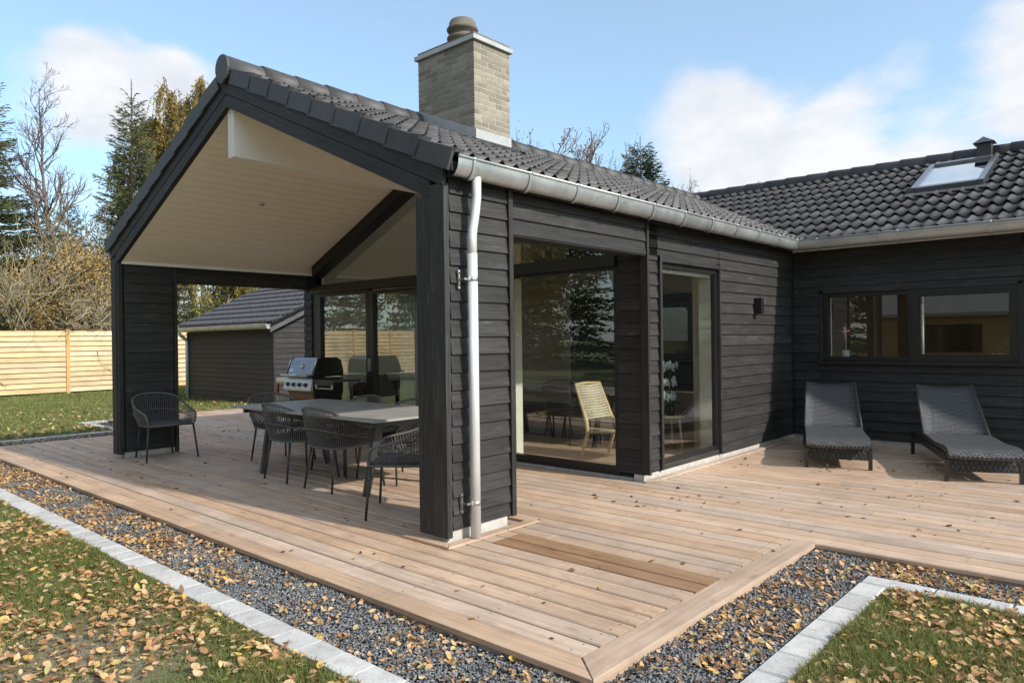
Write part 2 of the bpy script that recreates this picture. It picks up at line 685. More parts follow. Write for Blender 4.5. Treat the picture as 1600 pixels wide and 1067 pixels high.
MAT['zinc'] = zinc_mat()
MAT['zinc_new'] = simple('bright_zinc_pipe', (0.72, 0.73, 0.74), 0.42, metal=0.35, var=0.08, scale=3)
MAT['steel'] = simple('brushed_steel', (0.62, 0.61, 0.60), 0.3, metal=0.9, var=0.08)
MAT['panel_steel'] = simple('light_steel_panel', (0.72, 0.71, 0.69), 0.45, metal=0.35, var=0.05)
MAT['glass'] = glass_mat('window_glass', 3.8)
MAT['brick'] = tile_mat('yellow_grey_brick', (0.23, 0.198, 0.155), (0.335, 0.293, 0.235), 0.85)
MAT['mortar'] = simple('mortar', (0.46, 0.43, 0.38), 0.9, var=0.15, scale=20, bmp=0.3)
MAT['lead'] = simple('grey_flashing', (0.42, 0.42, 0.42), 0.5, metal=0.3, var=0.12)
MAT['clay'] = simple('clay_pot', (0.15, 0.125, 0.105), 0.8, var=0.2)
MAT['rope'] = simple('charcoal_rope', (0.12, 0.117, 0.112), 0.75, var=0.2, scale=40)
MAT['chair_metal'] = simple('dark_grey_metal', (0.033, 0.034, 0.036), 0.45, var=0.1)
MAT['cushion'] = simple('grey_cushion', (0.060, 0.060, 0.062), 0.85, var=0.15, scale=60, bmp=0.3)
MAT['table_top'] = simple('grey_ceramic_table', (0.31, 0.30, 0.28), 0.42, var=0.14, scale=5)
MAT['wicker'] = woven('dark_wicker', (0.034, 0.035, 0.038), (0.086, 0.087, 0.093), 17)
MAT['wicker_black'] = woven('black_wicker', (0.006, 0.006, 0.006), (0.03, 0.03, 0.03), 15, 0.4)
MAT['red'] = simple('red_plastic', (0.30, 0.012, 0.02), 0.35)
MAT['rust'] = simple('burnt_orange_enamel', (0.19, 0.050, 0.020), 0.4)
MAT['enamel'] = simple('black_enamel', (0.008, 0.008, 0.008), 0.18, coat=0.5)
MAT['lid_grey'] = simple('smoke_grey_enamel', (0.17, 0.18, 0.195), 0.28, metal=0.6, var=0.1, coat=0.4)
MAT['sofa'] = simple('mauve_brown_fabric', (0.10, 0.072, 0.062), 0.9, var=0.2, scale=40, bmp=0.3)
MAT['pillow'] = simple('taupe_fabric', (0.16, 0.135, 0.11), 0.9, var=0.2, scale=40, bmp=0.3)
MAT['weave_light'] = woven('light_paper_cord', (0.52, 0.43, 0.30), (0.76, 0.67, 0.52), 22, 0.8)
MAT['petal'] = simple('white_petal', (0.75, 0.77, 0.76), 0.6, var=0.05)
MAT['green_leaf'] = simple('green_leaf', (0.035, 0.08, 0.02), 0.4)
MAT['pot'] = simple('white_ceramic', (0.55, 0.55, 0.53), 0.3)
MAT['curtain'] = simple('pale_green_curtain', (0.52, 0.56, 0.48), 0.85, var=0.05)

# ================================================================ SETTING
def soil_mat():
    m, nt, b = base_mat('lawn_soil')
    v = coords(nt, obj_random=False)
    f = noise(nt, v, 0.9, 6, 0.65)
    g = noise(nt, v, 45, 4, 0.7)
    c = ramp(nt, f, [(0.36, (0.105, 0.125, 0.042)), (0.56, (0.145, 0.160, 0.055)), (0.68, (0.20, 0.165, 0.10))])
    c = mixc(nt, 0.7, c, ramp(nt, g, [(0.3, (0.5, 0.5, 0.5)), (0.7, (1.4, 1.4, 1.35))]), 'MULTIPLY')
    # the bare worn patch where little grass grows
    vd = N(nt, 'ShaderNodeVectorMath', operation='DISTANCE')
    nt.links.new(v, vd.inputs[0])
    vd.inputs[1].default_value = (-2.35, 0.15, -0.045)
    wv = N(nt, 'ShaderNodeMath', operation='MULTIPLY_ADD')
    nt.links.new(noise(nt, v, 3.2, 5, 0.7), wv.inputs[0])
    wv.inputs[1].default_value = 1.5
    nt.links.new(vd.outputs['Value'], wv.inputs[2])
    mr = N(nt, 'ShaderNodeMapRange', interpolation_type='SMOOTHSTEP')
    mr.inputs['From Min'].default_value = 1.65
    mr.inputs['From Max'].default_value = 1.0
    nt.links.new(wv.outputs['Value'], mr.inputs['Value'])
    bare = ramp(nt, g, [(0.3, (0.155, 0.130, 0.090)), (0.7, (0.285, 0.245, 0.180))])
    c = mixc(nt, mr.outputs['Result'], c, bare)
    nt.links.new(c, b.inputs['Base Color'])
    b.inputs['Roughness'].default_value = 0.95
    bump(nt, b, g, 0.8, 0.02)
    return m


MAT['soil'] = soil_mat()
LAWN_Z = -0.045
GRAV_Z = -0.055


def ground_z(y):
    """the lawn falls away gently beyond the deck"""
    return LAWN_Z - 0.085 * min(1.0, max(0.0, (y - 9.5) / 8.0))


def rects_mesh(rects, zf, name, mat):
    m = MB()
    for x0, y0, x1, y1 in rects:
        ys = [y0] + [v for v in (9.5, 17.5) if y0 < v < y1] + [y1]
        for a, b in zip(ys, ys[1:]):
            m.add([(x0, a, zf(a)), (x1, a, zf(a)), (x1, b, zf(b)), (x0, b, zf(b))], [(0, 1, 2, 3)])
    return m.build(name, mat)


lawn = rects_mesh([(-300, -300, -1.53, 400), (-1.53, -300, 1.17, -2.45), (-1.53, 9.52, 1.25, 400), (1.25, 11.56, 400, 400),
                   (1.17, -300, 400, -8.0), (13.7, -8.0, 400, 11.56)], ground_z, 'ground', MAT['soil'])
tag(lawn, kind='structure')


def gravel_base():
    m, nt, b = base_mat('gravel_bed')
    v = coords(nt, obj_random=False)
    vo = N(nt, 'ShaderNodeTexVoronoi')
    vo.inputs['Scale'].default_value = 55
    nt.links.new(v, vo.inputs['Vector'])
    nt.links.new(ramp(nt, vo.outputs['Color'], [(0.2, (0.035, 0.037, 0.042)), (0.8, (0.11, 0.115, 0.125))]), b.inputs['Base Color'])
    b.inputs['Roughness'].default_value = 0.9
    bump(nt, b, vo.outputs['Distance'], 0.8, 0.02)
    return m


gb = rects_mesh([(-1.54, -2.46, 13.7, 11.57), (1.16, -8.0, 13.7, -2.46)], lambda y: ground_z(y) - 0.025, 'gravel_ground', gravel_base())
tag(gb, kind='structure')

# ---------------------------------------------------------------- the wooden deck
deck = empty('deck')
tag(deck, 'weathered wooden deck of long boards around the black house', 'deck', kind='structure')
sub = MB()
sub.box((-0.955, -1.905, -0.16), (1.64, 8.50, -0.05))
sub.box((1.64, -5.5, -0.16), (6.55, 0.0, -0.05))
sub.box((1.64, 0.0, -0.16), (2.72, 8.5, -0.05))
sub.box((1.5, 8.5, -0.2), (2.72, 11.24, -0.05))
sub.box((2.72, 6.25, -0.2), (5.2, 11.24, -0.05))
sub.build('subframe', simple('gap_shade_black', (0.012, 0.008, 0.005), 0.9), deck)  # near-black colour stands in for the shade between the deck boards
PITCH = 0.1531
BW, BT = 0.1385, 0.030
DY = Vector((0, -1, 0))
DX = Vector((1, 0, 0))


def deck_row(x, y_hi, y_lo, mat, seed):
    """one row of boards running along y, broken at butt joints"""
    r = random.Random(seed)
    y = y_hi
    first = r.uniform(1.2, 4.5)
    while y > y_lo + 0.02:
        L = first if first else r.choice([3.6, 3.9, 4.2, 4.5, 4.8])
        first = None
        L = min(L, y - y_lo)
        if y - L - y_lo < 0.5:
            L = y - y_lo
        Lq = round(L * 20) / 20 if y - L > y_lo + 0.03 else L
        plank('deck_board', deck, mat, (x + r.uniform(-.001, .001), y, -BT + r.uniform(-0.0015, 0.0015)), DY, DX, Lq - 0.004, BW, BT, 0.007)
        y -= Lq


for k in range(0, 49):
    x = -0.838 + PITCH * k
    segs = []
    lo = -1.771 if x < 1.60 else -5.5
    if x + BW < 2.70:
        hi = 8.40 if x < 1.50 else 11.24
        if lo < -2 or k not in (7, 8):
            segs.append((hi, lo))
        else:
            segs.append((hi, -0.20))
            plank('deck_board', deck, MAT['deck_new'], (x, -0.204, -BT), DY, DX, 1.565, BW, BT, 0.004)
    else:
        segs.append((0.055, lo))
        if x < 5.1:
            segs.append((11.24, 6.22))
    if x > 6.6:
        segs = []
    for j, (hi, lo) in enumerate(segs):
        deck_row(x, hi, lo, MAT['deck'], 100 + k * 3 + j)


def poly_board(name, pts, mat, z0=-BT, z1=0.0, lx=(1, 0, 0)):
    """a board with mitred ends, from its outline on the deck, grain along lx"""
    o = Vector((pts[0][0], pts[0][1], 0))
    x = Vector(lx).normalized()
    y = Vector((-x.y, x.x, 0))
    loc = [((Vector((p[0], p[1], 0)) - o).dot(x), (Vector((p[0], p[1], 0)) - o).dot(y), z0) for p in pts]
    m = MB().prism(loc, (0, 0, z1 - z0))
    M = frame(o, x, y)
    return m.build(name, mat, deck, M, bevel=0.003)


# rows of screw heads over the joists
sc_ = MB()
rs_ = random.Random(17)
for k in range(0, 44):
    x = -0.838 + PITCH * k
    lo, hi = (-1.70, 6.0) if x < 1.6 else (-4.6, -0.1)
    if 1.6 <= x < 2.55:
        hi = 5.0
    y = lo
    while y < hi:
        for dx_ in (0.028, BW - 0.028):
            px, py = x + dx_ + rs_.uniform(-.004, .004), y + rs_.uniform(-.006, .006)
            pts_ = [(px + 0.0048 * math.cos(a), py + 0.0048 * math.sin(a), 0.0012) for a in [1.0472 * q for q in range(6)]]
            sc_.add(pts_, [(0, 1, 2, 3, 4, 5)])
        y += 0.60
tag(sc_.build('screw_heads', simple('screw_steel', (0.10, 0.085, 0.07), 0.5, metal=0.4), deck), kind='stuff')

# mitred picture-frame boards round the front terrace
ylist = [8.55, 6.1, 1.95, -1.94]
for i in range(3):
    a, b = ylist[i], ylist[i + 1]
    pts = [(-0.987, a), (-0.987, b + (0.004 if i < 2 else 0)), (-0.842, b + (0.004 if i < 2 else 0.169)), (-0.842, a)]
    poly_board('deck_trim_board', pts, MAT['deck'], lx=(0, -1, 0))
poly_board('deck_trim_board', [(-0.984, -1.9425), (1.611, -1.9425), (1.764, -1.777), (-0.836, -1.777)], MAT['deck'], lx=(1, 0, 0))
poly_board('deck_trim_board', [(-0.84, 8.405), (1.45, 8.405), (1.45, 8.55), (-0.84, 8.55)], MAT['deck'], lx=(1, 0, 0))
# boards closing the gaps along the house plinth
poly_board('deck_trim_board', [(2.70, 0.058), (6.58, 0.058), (6.58, -0.02), (2.78, -0.02)], MAT['deck'], z0=0.002, z1=0.022, lx=(1, 0, 0))
# fascia boards under the edges
fa = MB()
plank('deck_fascia', deck, MAT['deck'], (-0.972, -1.915, -0.125), (0, 1, 0), (0, 0, 1), 5.2, 0.092, 0.02)
plank('deck_fascia', deck, MAT['deck'], (-0.972, 3.29, -0.125), (0, 1, 0), (0, 0, 1), 5.2, 0.092, 0.02)
plank('deck_fascia', deck, MAT['deck'], (1.60, -1.928, -0.125), (-1, 0, 0), (0, 0, 1), 2.56, 0.092, 0.02)
plank('deck_fascia', deck, MAT['deck'], (1.622, -5.5, -0.125), (0, 1, 0), (0, 0, 1), 3.57, 0.092, 0.02)

# frame boards round the foot of the near post
for pts in ([(-0.10, -0.115), (0.50, -0.115), (0.50, -0.035), (-0.02, -0.035)], [(0.505, -0.115), (0.86, -0.115), (0.78, -0.035), (0.505, -0.035)],
            [(0.86, -0.11), (0.86, 0.37), (0.78, 0.29), (0.78, -0.03)], [(-0.10, -0.11), (-0.02, -0.03), (-0.02, 0.29), (-0.10, 0.37)]):
    lx = (1, 0, 0) if abs(pts[0][0] - pts[1][0]) > 0.1 else (0, 1, 0)
    poly_board('deck_trim_board', pts, MAT['deck'], z0=0.002, z1=0.020, lx=lx)


# ---------------------------------------------------------------- kerb stones
def curb_run(name, label, p0, p1, width, stone, top, group=None, seed=1, mat=None, g=0.0012, c=0.003):
    r = random.Random(seed)
    root = empty(name, (0, 0, 0))
    tag(root, label, 'kerb', group)
    a, b = Vector((*p0, 0)), Vector((*p1, 0))
    d = (b - a).normalized()
    n = Vector((-d.y, d.x, 0))
    tot = (b - a).length
    t = 0.0
    while t < tot - 0.04:
        L = min(stone * r.uniform(0.93, 1.07), tot - t)
        if tot - t - L < 0.08:
            L = tot - t
        w = width + r.uniform(-.006, .006)
        h = 0.14
        j = [r.uniform(-.0015, .0015) for _ in range(8)]
        vs = []
        for (u, v, z) in ((g, 0, 0), (L - g, 0, 0), (L - g, w, 0), (g, w, 0)):
            vs.append((u, v, 0))
        for q, (u, v) in enumerate(((g, 0), (L - g, 0), (L - g, w), (g, w))):
            vs.append((u, v, h - c + j[q]))
        for q, (u, v) in enumerate(((g + c, c), (L - g - c, c), (L - g - c, w - c), (g + c, w - c))):
            vs.append((u, v, h + j[q]))
        fs = [(3, 2, 1, 0)]
        for lvl in (0, 4):
            for q in range(4):
                q2 = (q + 1) % 4
                fs.append((lvl + q, lvl + q2, lvl + 4 + q2, lvl + 4 + q))
        fs.append((8, 9, 10, 11))
        o = a + d * t
        MB().add(vs, fs).build('curb_stone', mat or MAT['curb'], root, frame((o.x, o.y, top - h), d, n))
        t += L
    return root


curb_run('curb', 'long row of pale granite kerb stones between front lawn and gravel strip', (-1.445, -2.375), (-1.445, 9.58), 0.155, 0.21, -0.033, seed=3)
curb_run('curb', 'short pale kerb row crossing the foreground beside the deck corner, tumbled square stones', (1.095, -2.375), (-1.62, -2.375), 0.15, 0.25, -0.033, seed=4, g=0.004, c=0.009)
curb_run('curb', 'pale kerb row leaving the right edge of the photo, long flat stones', (1.245, -8.0), (1.245, -2.375), 0.145, 0.37, -0.033, seed=5, g=0.004, c=0.009)
curb_run('curb', 'thin pale kerb behind the black post at the far end of the deck', (-1.44, 9.44), (1.21, 9.44), 0.13, 0.40, -0.033, seed=6)
curb_run('curb', 'short kerb edging the small bed left of the shed', (1.33, 9.60), (1.33, 11.48), 0.12, 0.40, -0.04, seed=7)
curb_run('curb', 'far kerb between back lawn and deck in front of the grey shed', (1.21, 11.50), (5.3, 11.50), 0.12, 0.40, -0.045, seed=8)


# ================================================================ HOUSE
house = empty('house')
tag(house, 'black timber clad house with covered gable terrace and dark tiled roof', 'house')
EXPO = 0.126


def lap_mesh(L, lo, hi, mat):
    """feather-edged cladding board between heights lo..hi of its 0.145 m width (local x length, y outward, z up)"""
    def f():
        o = lambda t: 0.036 - 0.020 * t / 0.145
        i = lambda t: 0.0135 * (1 - t / 0.145)
        sec = [(0, i(lo), lo), (0, o(lo), lo), (0, o(hi), hi), (0, i(hi), hi)]
        m = MB().prism(sec, (L, 0, 0))
        me = m.mesh('cladding')
        me.materials.append(mat)
        return me
    return cached(('lap', round(L, 3), round(lo, 3), round(hi, 3), mat.name), f)


def clad(parent, n, p, x0, x1, z0, z1, mat=None, zbase=0.06, name='cladding_board', maxlen=None, seed=1, top=None):
    """lapped boards on the plane through p with outward normal n; x0..x1 along n x up; top(x) gives a raking upper end"""
    mat = mat or MAT['black_wood']
    n = Vector(n)
    ax = n.cross(Vector((0, 0, 1)))
    r = random.Random(seed)
    k = math.floor((z0 - zbase) / EXPO) - 1
    while True:
        zb = zbase + k * EXPO
        k += 1
        if zb >= z1 - 0.015:
            break
        lo, hi = max(zb, z0), min(zb + 0.145, z1)
        if hi - lo < 0.022:
            continue
        xs = [x0, x1]
        if maxlen and x1 - x0 > maxlen:
            c = x0 + (x1 - x0) * r.uniform(0.3, 0.7)
            xs = [x0, c, x1]
        for a, b in zip(xs, xs[1:]):
            if top:
                # cut to the rake: keep the stretch where the roof line is above the board's middle
                zz = (lo + hi) / 2
                cand = [a + (b - a) * q / 60 for q in range(61)]
                keep = [q for q in cand if top(q) > zz]
                if len(keep) < 3:
                    continue
                a, b = keep[0], keep[-1]
            g = 0.0012
            o = Vector(p) + ax * (a + g)
            o.z = zb
            link(name, lap_mesh(b - a - 2 * g, lo - zb, hi - zb, mat), None, parent, frame(o, ax, n))


BW_ = MAT['black_wood']
BP = MAT['black_paint']
NX, NY = (-1, 0, 0), (0, -1, 0)

# -- wall cores (thin black sheathing the boards are nailed to)
core = MB()
core.box((0.03, 0.02, 0.065), (0.685, 0.25, 2.56))              # near post
core.box((0.03, 5.99, 0.065), (0.685, 6.10, 2.52))              # far post
core.box((0.685, 0.055, 2.225), (2.76, 0.24, 2.56))             # header over the near side opening
core.box((0.685, 5.99, 2.225), (2.76, 6.10, 2.50))              # header over the far side opening
core.box((2.76, 0.11, 0.065), (3.055, 0.25, 2.60))              # wall left of the tall window
core.box((3.055, 0.11, 2.19), (4.335, 0.25, 2.60))
core.box((4.335, 0.11, 0.065), (6.64, 0.25, 2.60))
core.box((3.055, 0.11, 0.02), (4.335, 0.25, 0.12))
core.box((2.76, 5.86, 0.03), (4.70, 6.09, 2.6))
core.box((4.70, 5.86, 2.25), (6.30, 6.09, 2.6))  # opening below is added, out of view, to let daylight into the room
core.box((6.30, 5.86, 0.03), (6.64, 6.09, 2.6))                 # far side wall of the wing
core.box((2.765, 0.25, 0.03), (2.84, 0.40, 2.56))               # corner returns of the glazed gable
core.box((2.765, 5.95, 0.03), (2.84, 5.86, 2.50))
core.box((6.64, -0.33, 0.03), (6.80, 0.25, 2.62))               # cross wing wall round its window
core.box((6.64, -6.5, 0.03), (6.80, -2.50, 2.62))
core.box((6.64, -2.50, 0.03), (6.80, -0.33, 1.075))
core.box((6.64, -2.50, 1.985), (6.80, -0.33, 2.62))
core.box((6.64, -6.5, 0.03), (7.1, -6.35, 2.62))
core.box((12.9, -6.5, 0.03), (13.5, -6.35, 2.62))
core.box((7.1, -6.5, 2.3), (12.9, -6.35, 2.62))  # unseen opening below, added to bring sun into the cross wing
core.box((13.35, -6.35, 0.03), (13.5, -4.0, 2.62))
core.box((13.35, -4.0, 2.3), (13.5, 4.0, 2.62))  # another added opening, out of view, that brightens the rooms
core.box((13.35, 4.0, 0.03), (13.5, 6.3, 2.62))
core.box((6.64, 6.2, 0.03), (13.5, 6.35, 1.20))
core.box((6.64, 6.2, 1.69), (13.5, 6.35, 2.62))
core.box((6.64, 6.2, 1.20), (8.37, 6.35, 1.69))
core.box((9.22, 6.2, 1.20), (13.5, 6.35, 1.69))
wall = core.build('wall', simple('black_sheathing', (0.012, 0.012, 0.012), 0.8), house)

clad(wall, NY, (0.69, 0.020, 0), 0.03, 0.642, 0.085, 2.56, seed=2)                  # near post, outer side
clad(wall, NY, (2.70, 0.050, 0), 0.010, 1.985, 2.225, 2.56, seed=3, zbase=2.235 - EXPO)  # header
clad(wall, NY, (3.02, 0.110, 0), 0.0, 0.285, 0.085, 2.56, seed=4)
clad(wall, NY, (6.60, 0.110, 0), 0.03, 2.205, 0.065, 2.56, seed=5, maxlen=9)
clad(wall, NY, (4.385, 0.110, 0), 0.0, 1.66, 2.245, 2.56, seed=6)
clad(wall, NX, (6.640, -6.4, 0), 0.0, 3.86, 0.065, 2.60, seed=7, maxlen=9)
clad(wall, NX, (6.640, -2.54, 0), 0.0, 2.26, 0.065, 1.040, seed=8)
clad(wall, NX, (6.640, -2.54, 0), 0.0, 2.26, 2.020, 2.60, seed=9)
clad(wall, NX, (6.640, -0.28, 0), 0.0, 0.345, 0.065, 2.60, seed=10)
clad(wall, NX, (2.765, 0.105, 0), 0.0, 0.285, 0.065, 2.53, seed=11)                # return beside the tall glazing
clad(wall, NX, (2.765, 5.955, 0), 0.0, 0.21, 0.065, 2.40, seed=12)
clad(wall, NY, (0.685, 5.990, 0), 0.03, 0.63, 0.085, 2.46, seed=13)                 # far post, inner side
clad(wall, NY, (2.70, 5.990, 0), 0.02, 1.985, 2.225, 2.46, seed=14, zbase=2.235 - EXPO)


def trim(o, x, y, L, W, T, mat=None, name='trim_board', parent=None):
    return plank(name, parent or house, mat or BW_, o, x, y, L, W, T, 0.003)


UP = (0, 0, 1)
trim((0.648, -0.030, 0.075), UP, (1, 0, 0), 2.50, 0.046, 0.06)                      # back edge of the near post
trim((2.690, 0.004, 0.075), UP, (1, 0, 0), 2.50, 0.036, 0.083)                      # house corner
trim((2.7265, 0.060, 0.075), UP, (0, 1, 0), 2.46, 0.045, -0.0362)
trim((0.660, 5.940, 0.005), UP, (1, 0, 0), 2.45, 0.045, 0.05)                       # far post, back edge
trim((2.690, 0.0225, 2.222), (-1, 0, 0), (0, 1, 0), 1.99, 0.045, -0.02)             # drip board under the header
trim((6.585, 0.072, 0.066), UP, (1, 0, 0), 2.50, 0.03, 0.035)
# frieze under the gutter
trim((2.72, 0.062, 2.562), (1, 0, 0), UP, 3.88, 0.085, -0.03)
trim((0.02, -0.022, 2.562), (1, 0, 0), UP, 2.70, 0.085, -0.03)
trim((6.592, -6.4, 2.60), (0, 1, 0), UP, 6.45, 0.075, -0.03)

# front gable: double rake boards and double post boards
SL = 0.443
TH = math.atan(SL)
CT, ST = math.cos(TH), math.sin(TH)
APY = 3.06
zr = lambda y: 2.72 + SL * ((y if y <= APY else 2 * APY - y) + 0.12)


def rake(off0, off1, x0, x1, inner_y, name='rake_board'):
    for sgn in (0, 1):
        ys = [inner_y, APY - 0.0015]
        pts = [(ys[0], zr(ys[0]) - off1), (ys[1], zr(ys[1]) - off1), (ys[1], zr(ys[1]) - off0), (ys[0], zr(ys[0]) - off0)]
        if sgn:
            pts = [(2 * APY - y, z) for y, z in pts]
        d = Vector((0, pts[1][0] - pts[0][0], pts[1][1] - pts[0][1])).normalized()
        M = frame((x0, pts[0][0], pts[0][1]), d, (-1, 0, 0))
        Mi = M.inverted()
        loc = [Mi @ Vector((x0, y, z)) for y, z in pts]
        MB().prism(loc, Mi.to_3x3() @ Vector((x1 - x0, 0, 0))).build(name, BW_, house, M, bevel=0.003)


rake(0.05, 0.272, -0.034, -0.002, -0.035)
rake(0.277, 0.402, -0.030, 0.022, 0.112)
for y0, y1, z1, xf in ((-0.035, 0.108, 2.51, -0.030), (0.112, 0.268, 2.445, -0.022)):
    for m_ in (0, 1):
        a, b = (y0, y1) if not m_ else ((6.012, 6.155) if y0 < 0 else (5.945, 6.008))
        trim((xf, b, 0.045), UP, (0, -1, 0), z1 - 0.045, b - a, 0.05, name='post_board')
# post plinths
for (a, b) in (((0.0, 0.0, -0.05), (0.62, 0.25, 0.09)), ((0.05, 6.00, -0.05), (0.66, 6.10, 0.09))):
    MB().box(a, b).build('plinth', MAT['concrete'], house, bevel=0.004)
pl = MB()
pl.box((2.715, 0.088, -0.05), (6.64, 0.2, 0.064))
pl.box((6.615, -6.4, -0.05), (6.70, 0.088, 0.064))
pl.box((2.74, 0.2, -0.05), (2.84, 5.95, 0.018))
pl.build('plinth', MAT['concrete'], house)

# ceiling of the terrace: white boards along the ridge direction on both slopes
cz = lambda y: 3.73 - SL * abs(y - APY)
cs = MB()
cb = MB()
for s in (-1, 1):
    ye = APY + s * 2.88
    cs.prism([(2.76, APY, 3.75), (2.76, ye, cz(ye) + 0.02), (2.76, ye, cz(ye) + 0.06), (2.76, APY, 3.79)], (3.86, 0, 0))
    cb.prism([(0.02, APY, 3.75), (0.02, ye, cz(ye) + 0.02), (0.02, ye, cz(ye) + 0.06), (0.02, APY, 3.79)], (2.735, 0, 0))
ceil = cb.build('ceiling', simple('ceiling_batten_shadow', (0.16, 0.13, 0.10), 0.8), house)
cs.build('inner_ceiling', MAT['white'], house)
NB = 26
for s in (-1, 1):
    d = Vector((0, s * CT, -ST))
    for i in range(NB):
        w = 3.13 / NB
        o = Vector((0.022, APY, 3.735)) + d * (0.05 + w * i)
        if s > 0:
            plank('ceiling_board', ceil, MAT['ceiling'], o, (1, 0, 0), d, 2.72, w - 0.005, 0.012)
        else:
            plank('ceiling_board', ceil, MAT['ceiling'], o + Vector((2.72, 0, 0)), (-1, 0, 0), d, 2.72, w - 0.005, 0.012)
MB().box((0.02, 5.925, 2.43), (2.74, 5.944, 2.47)).build('ceiling_trim', MAT['white'], house)
MB().box((0.012, 3.00, 3.24), (2.60, 3.12, 3.728)).build('ridge_beam', MAT['white'], house, bevel=0.004)
MB().lathe([(0.035, 0), (0.035, 0.012), (0.02, 0.016)], 12, (0, 0, 0)).build('downlight', MAT['steel'], house,
                                                                             frame((1.1, 4.45, cz(4.45) + 0.003), (1, 0, 0), (0, -CT, ST)))

# ---------------------------------------------------------------- roof
roof = empty('roof', parent=house)
und = MB()
for s in (0, 1):
    a = [(-0.03, -0.12, zr(-0.12) - 0.14), (-0.03, APY, zr(APY) - 0.14), (-0.03, APY, zr(APY) - 0.075), (-0.03, -0.12, zr(-0.12) - 0.075)]
    if s:
        a = [(x, 2 * APY - y, z) for x, y, z in a]
    und.prism(a, (9.4, 0, 0))
X2E, X2R = 6.35, 9.65
zr2 = lambda x: 2.72 + SL * ((x if x <= X2R else 2 * X2R - x) - X2E)
for s in (0, 1):
    a = [(X2E, -6.6, zr2(X2E) - 0.14), (X2R, -6.6, zr2(X2R) - 0.14), (X2R, -6.6, zr2(X2R) - 0.075), (X2E, -6.6, zr2(X2E) - 0.075)]
    if s:
        a = [(2 * X2R - x, y, z) for x, y, z in a]
    else:
        a = [(max(x, 6.42), y, z + (0.031 if x == X2E else 0)) for x, y, z in a]
    und.prism(a, (0, 13.2, 0))
und.build('roof_underlay', MAT['membrane'], roof)


def tile_geo(xo=0.0, W=0.306, D=0.405, seg=12, front=(0.033, 0.029), back=(0.004, 0.0150)):
    vs, fs = [], []
    for y, lift, amp in ((0, *front), (D, *back)):
        for i in range(seg + 1):
            x = W * i / seg
            ph = 2 * math.pi * 2 * i / seg
            z = lift + amp * (math.cos(ph) + 0.2 * math.cos(2 * ph))
            vs.append((x + xo, y, z))
    for i in range(seg + 1):
        v = vs[i]
        vs.append((v[0], v[1] + 0.002, v[2] - 0.011))
    for i in range(seg + 1):
        v = vs[i]
        vs.append((v[0], v[1] + 0.09, v[2] - 0.014))
    n = seg + 1
    for i in range(seg):
        fs.append((i, i + 1, n + i + 1, n + i))
        fs.append((i + 1, i, 2 * n + i, 2 * n + i + 1))
        fs.append((2 * n + i + 1, 2 * n + i, 3 * n + i, 3 * n + i + 1))
    return vs, fs


tv, tf = tile_geo()
tile_me = MB().add(tv, tf, True).mesh('roof_tile')
tile_me.materials.append(MAT['tile'])
ROW = 0.368


def tile_frames():
    """frames of every tile on the two visible slopes, with the picture area each covers"""
    out = []
    rr = random.Random(5)
    # wing: rows from the eave up, columns along +x
    u = Vector((0, CT, ST))
    for r in range(9):
        for c in range(33):
            o = Vector((-0.02 + 0.306 * c, -0.135, 2.672)) + u * (ROW * r - 0.01)
            cx = o.x + 0.15
            if cx > o.y + 0.15 + 6.48 + 0.35:
                continue
            if 2.33 < cx < 3.10 and 2.02 < o.y + 0.16 < 3.3:
                continue
            out.append((o, (1, 0, 0), u))
    # cross wing: rows along -y
    u = Vector((CT, 0, ST))
    for r in range(10):
        for c in range(31):
            o = Vector((6.335, 3.15 - 0.306 * c, 2.672)) + u * (ROW * r - 0.01)
            cx, cy = o.x + 0.16, o.y - 0.15
            if cy > cx - 6.48 + 0.35 or cy < -6.3:
                continue
            if 8.02 < cx < 9.2 and -1.88 < cy < -1.18:
                continue
            out.append((o, (0, -1, 0), u))
    res = []
    for o, x, u in out:
        n = Vector(x).cross(u)
        c = o + Vector(x) * 0.15 + u * 0.18
        v = CAM - c
        d = v.length
        fwd = Vector((0.7436, 0.6686, 0))
        right = Vector((0.6686, -0.7436, 0))
        rel = c - CAM
        inview = abs(rel.dot(right)) < 0.76 * rel.dot(fwd)
        res.append((max(0, v.normalized().dot(n)) / d ** 2 * (1 if inview else 0.02), o, x, u))
    res.sort(key=lambda t: -t[0])
    return res


tiles = tile_frames()
rest = MB()
rj = random.Random(8)
for q, (w, o, x, u) in enumerate(tiles):
    n = Vector(x).cross(u)
    M = frame(o + n * rj.uniform(-.002, .002), x, u + n * rj.uniform(-.004, .004))
    if q < 300:
        link('roof_tile', tile_me, None, roof, M)
    else:
        rest.add([M @ Vector(v) for v in tv], tf, True)
# far slopes, seen only from elsewhere
u = Vector((0, -CT, ST))
for r in range(9):
    for c in range(33):
        M = frame(Vector((-0.02 + 0.306 * (c + 1), 2 * APY + 0.135, 2.672)) + u * (ROW * r - 0.01), (-1, 0, 0), u)
        rest.add([M @ Vector(v) for v in tv], tf, True)
ro = rest.build('roof_tile_field', MAT['tile'], roof)
tag(ro, kind='stuff')


def ridge_tile_mesh(L=0.41, r0=0.128, r1=0.118, seg=8):
    def f():
        m = MB()
        vs = []
        for x, r in ((0, r0), (L, r1)):
            for ri in (r, r - 0.016):
                for i in range(seg + 1):
                    a = math.radians(-18 + 216 * i / seg)
                    vs.append((x, ri * math.cos(a), ri * math.sin(a)))
        n = seg + 1
        fs = []
        for i in range(seg):
            fs += [(i, 2 * n + i, 2 * n + i + 1, i + 1), (n + i + 1, 3 * n + i + 1, 3 * n + i, n + i), (i + 1, n + i + 1, n + i, i)]
        m.add(vs, fs, True)
        me = m.mesh('ridge_tile')
        me.materials.append(MAT['tile'])
        return me
    return cached(('ridge', L, r0, r1), f)


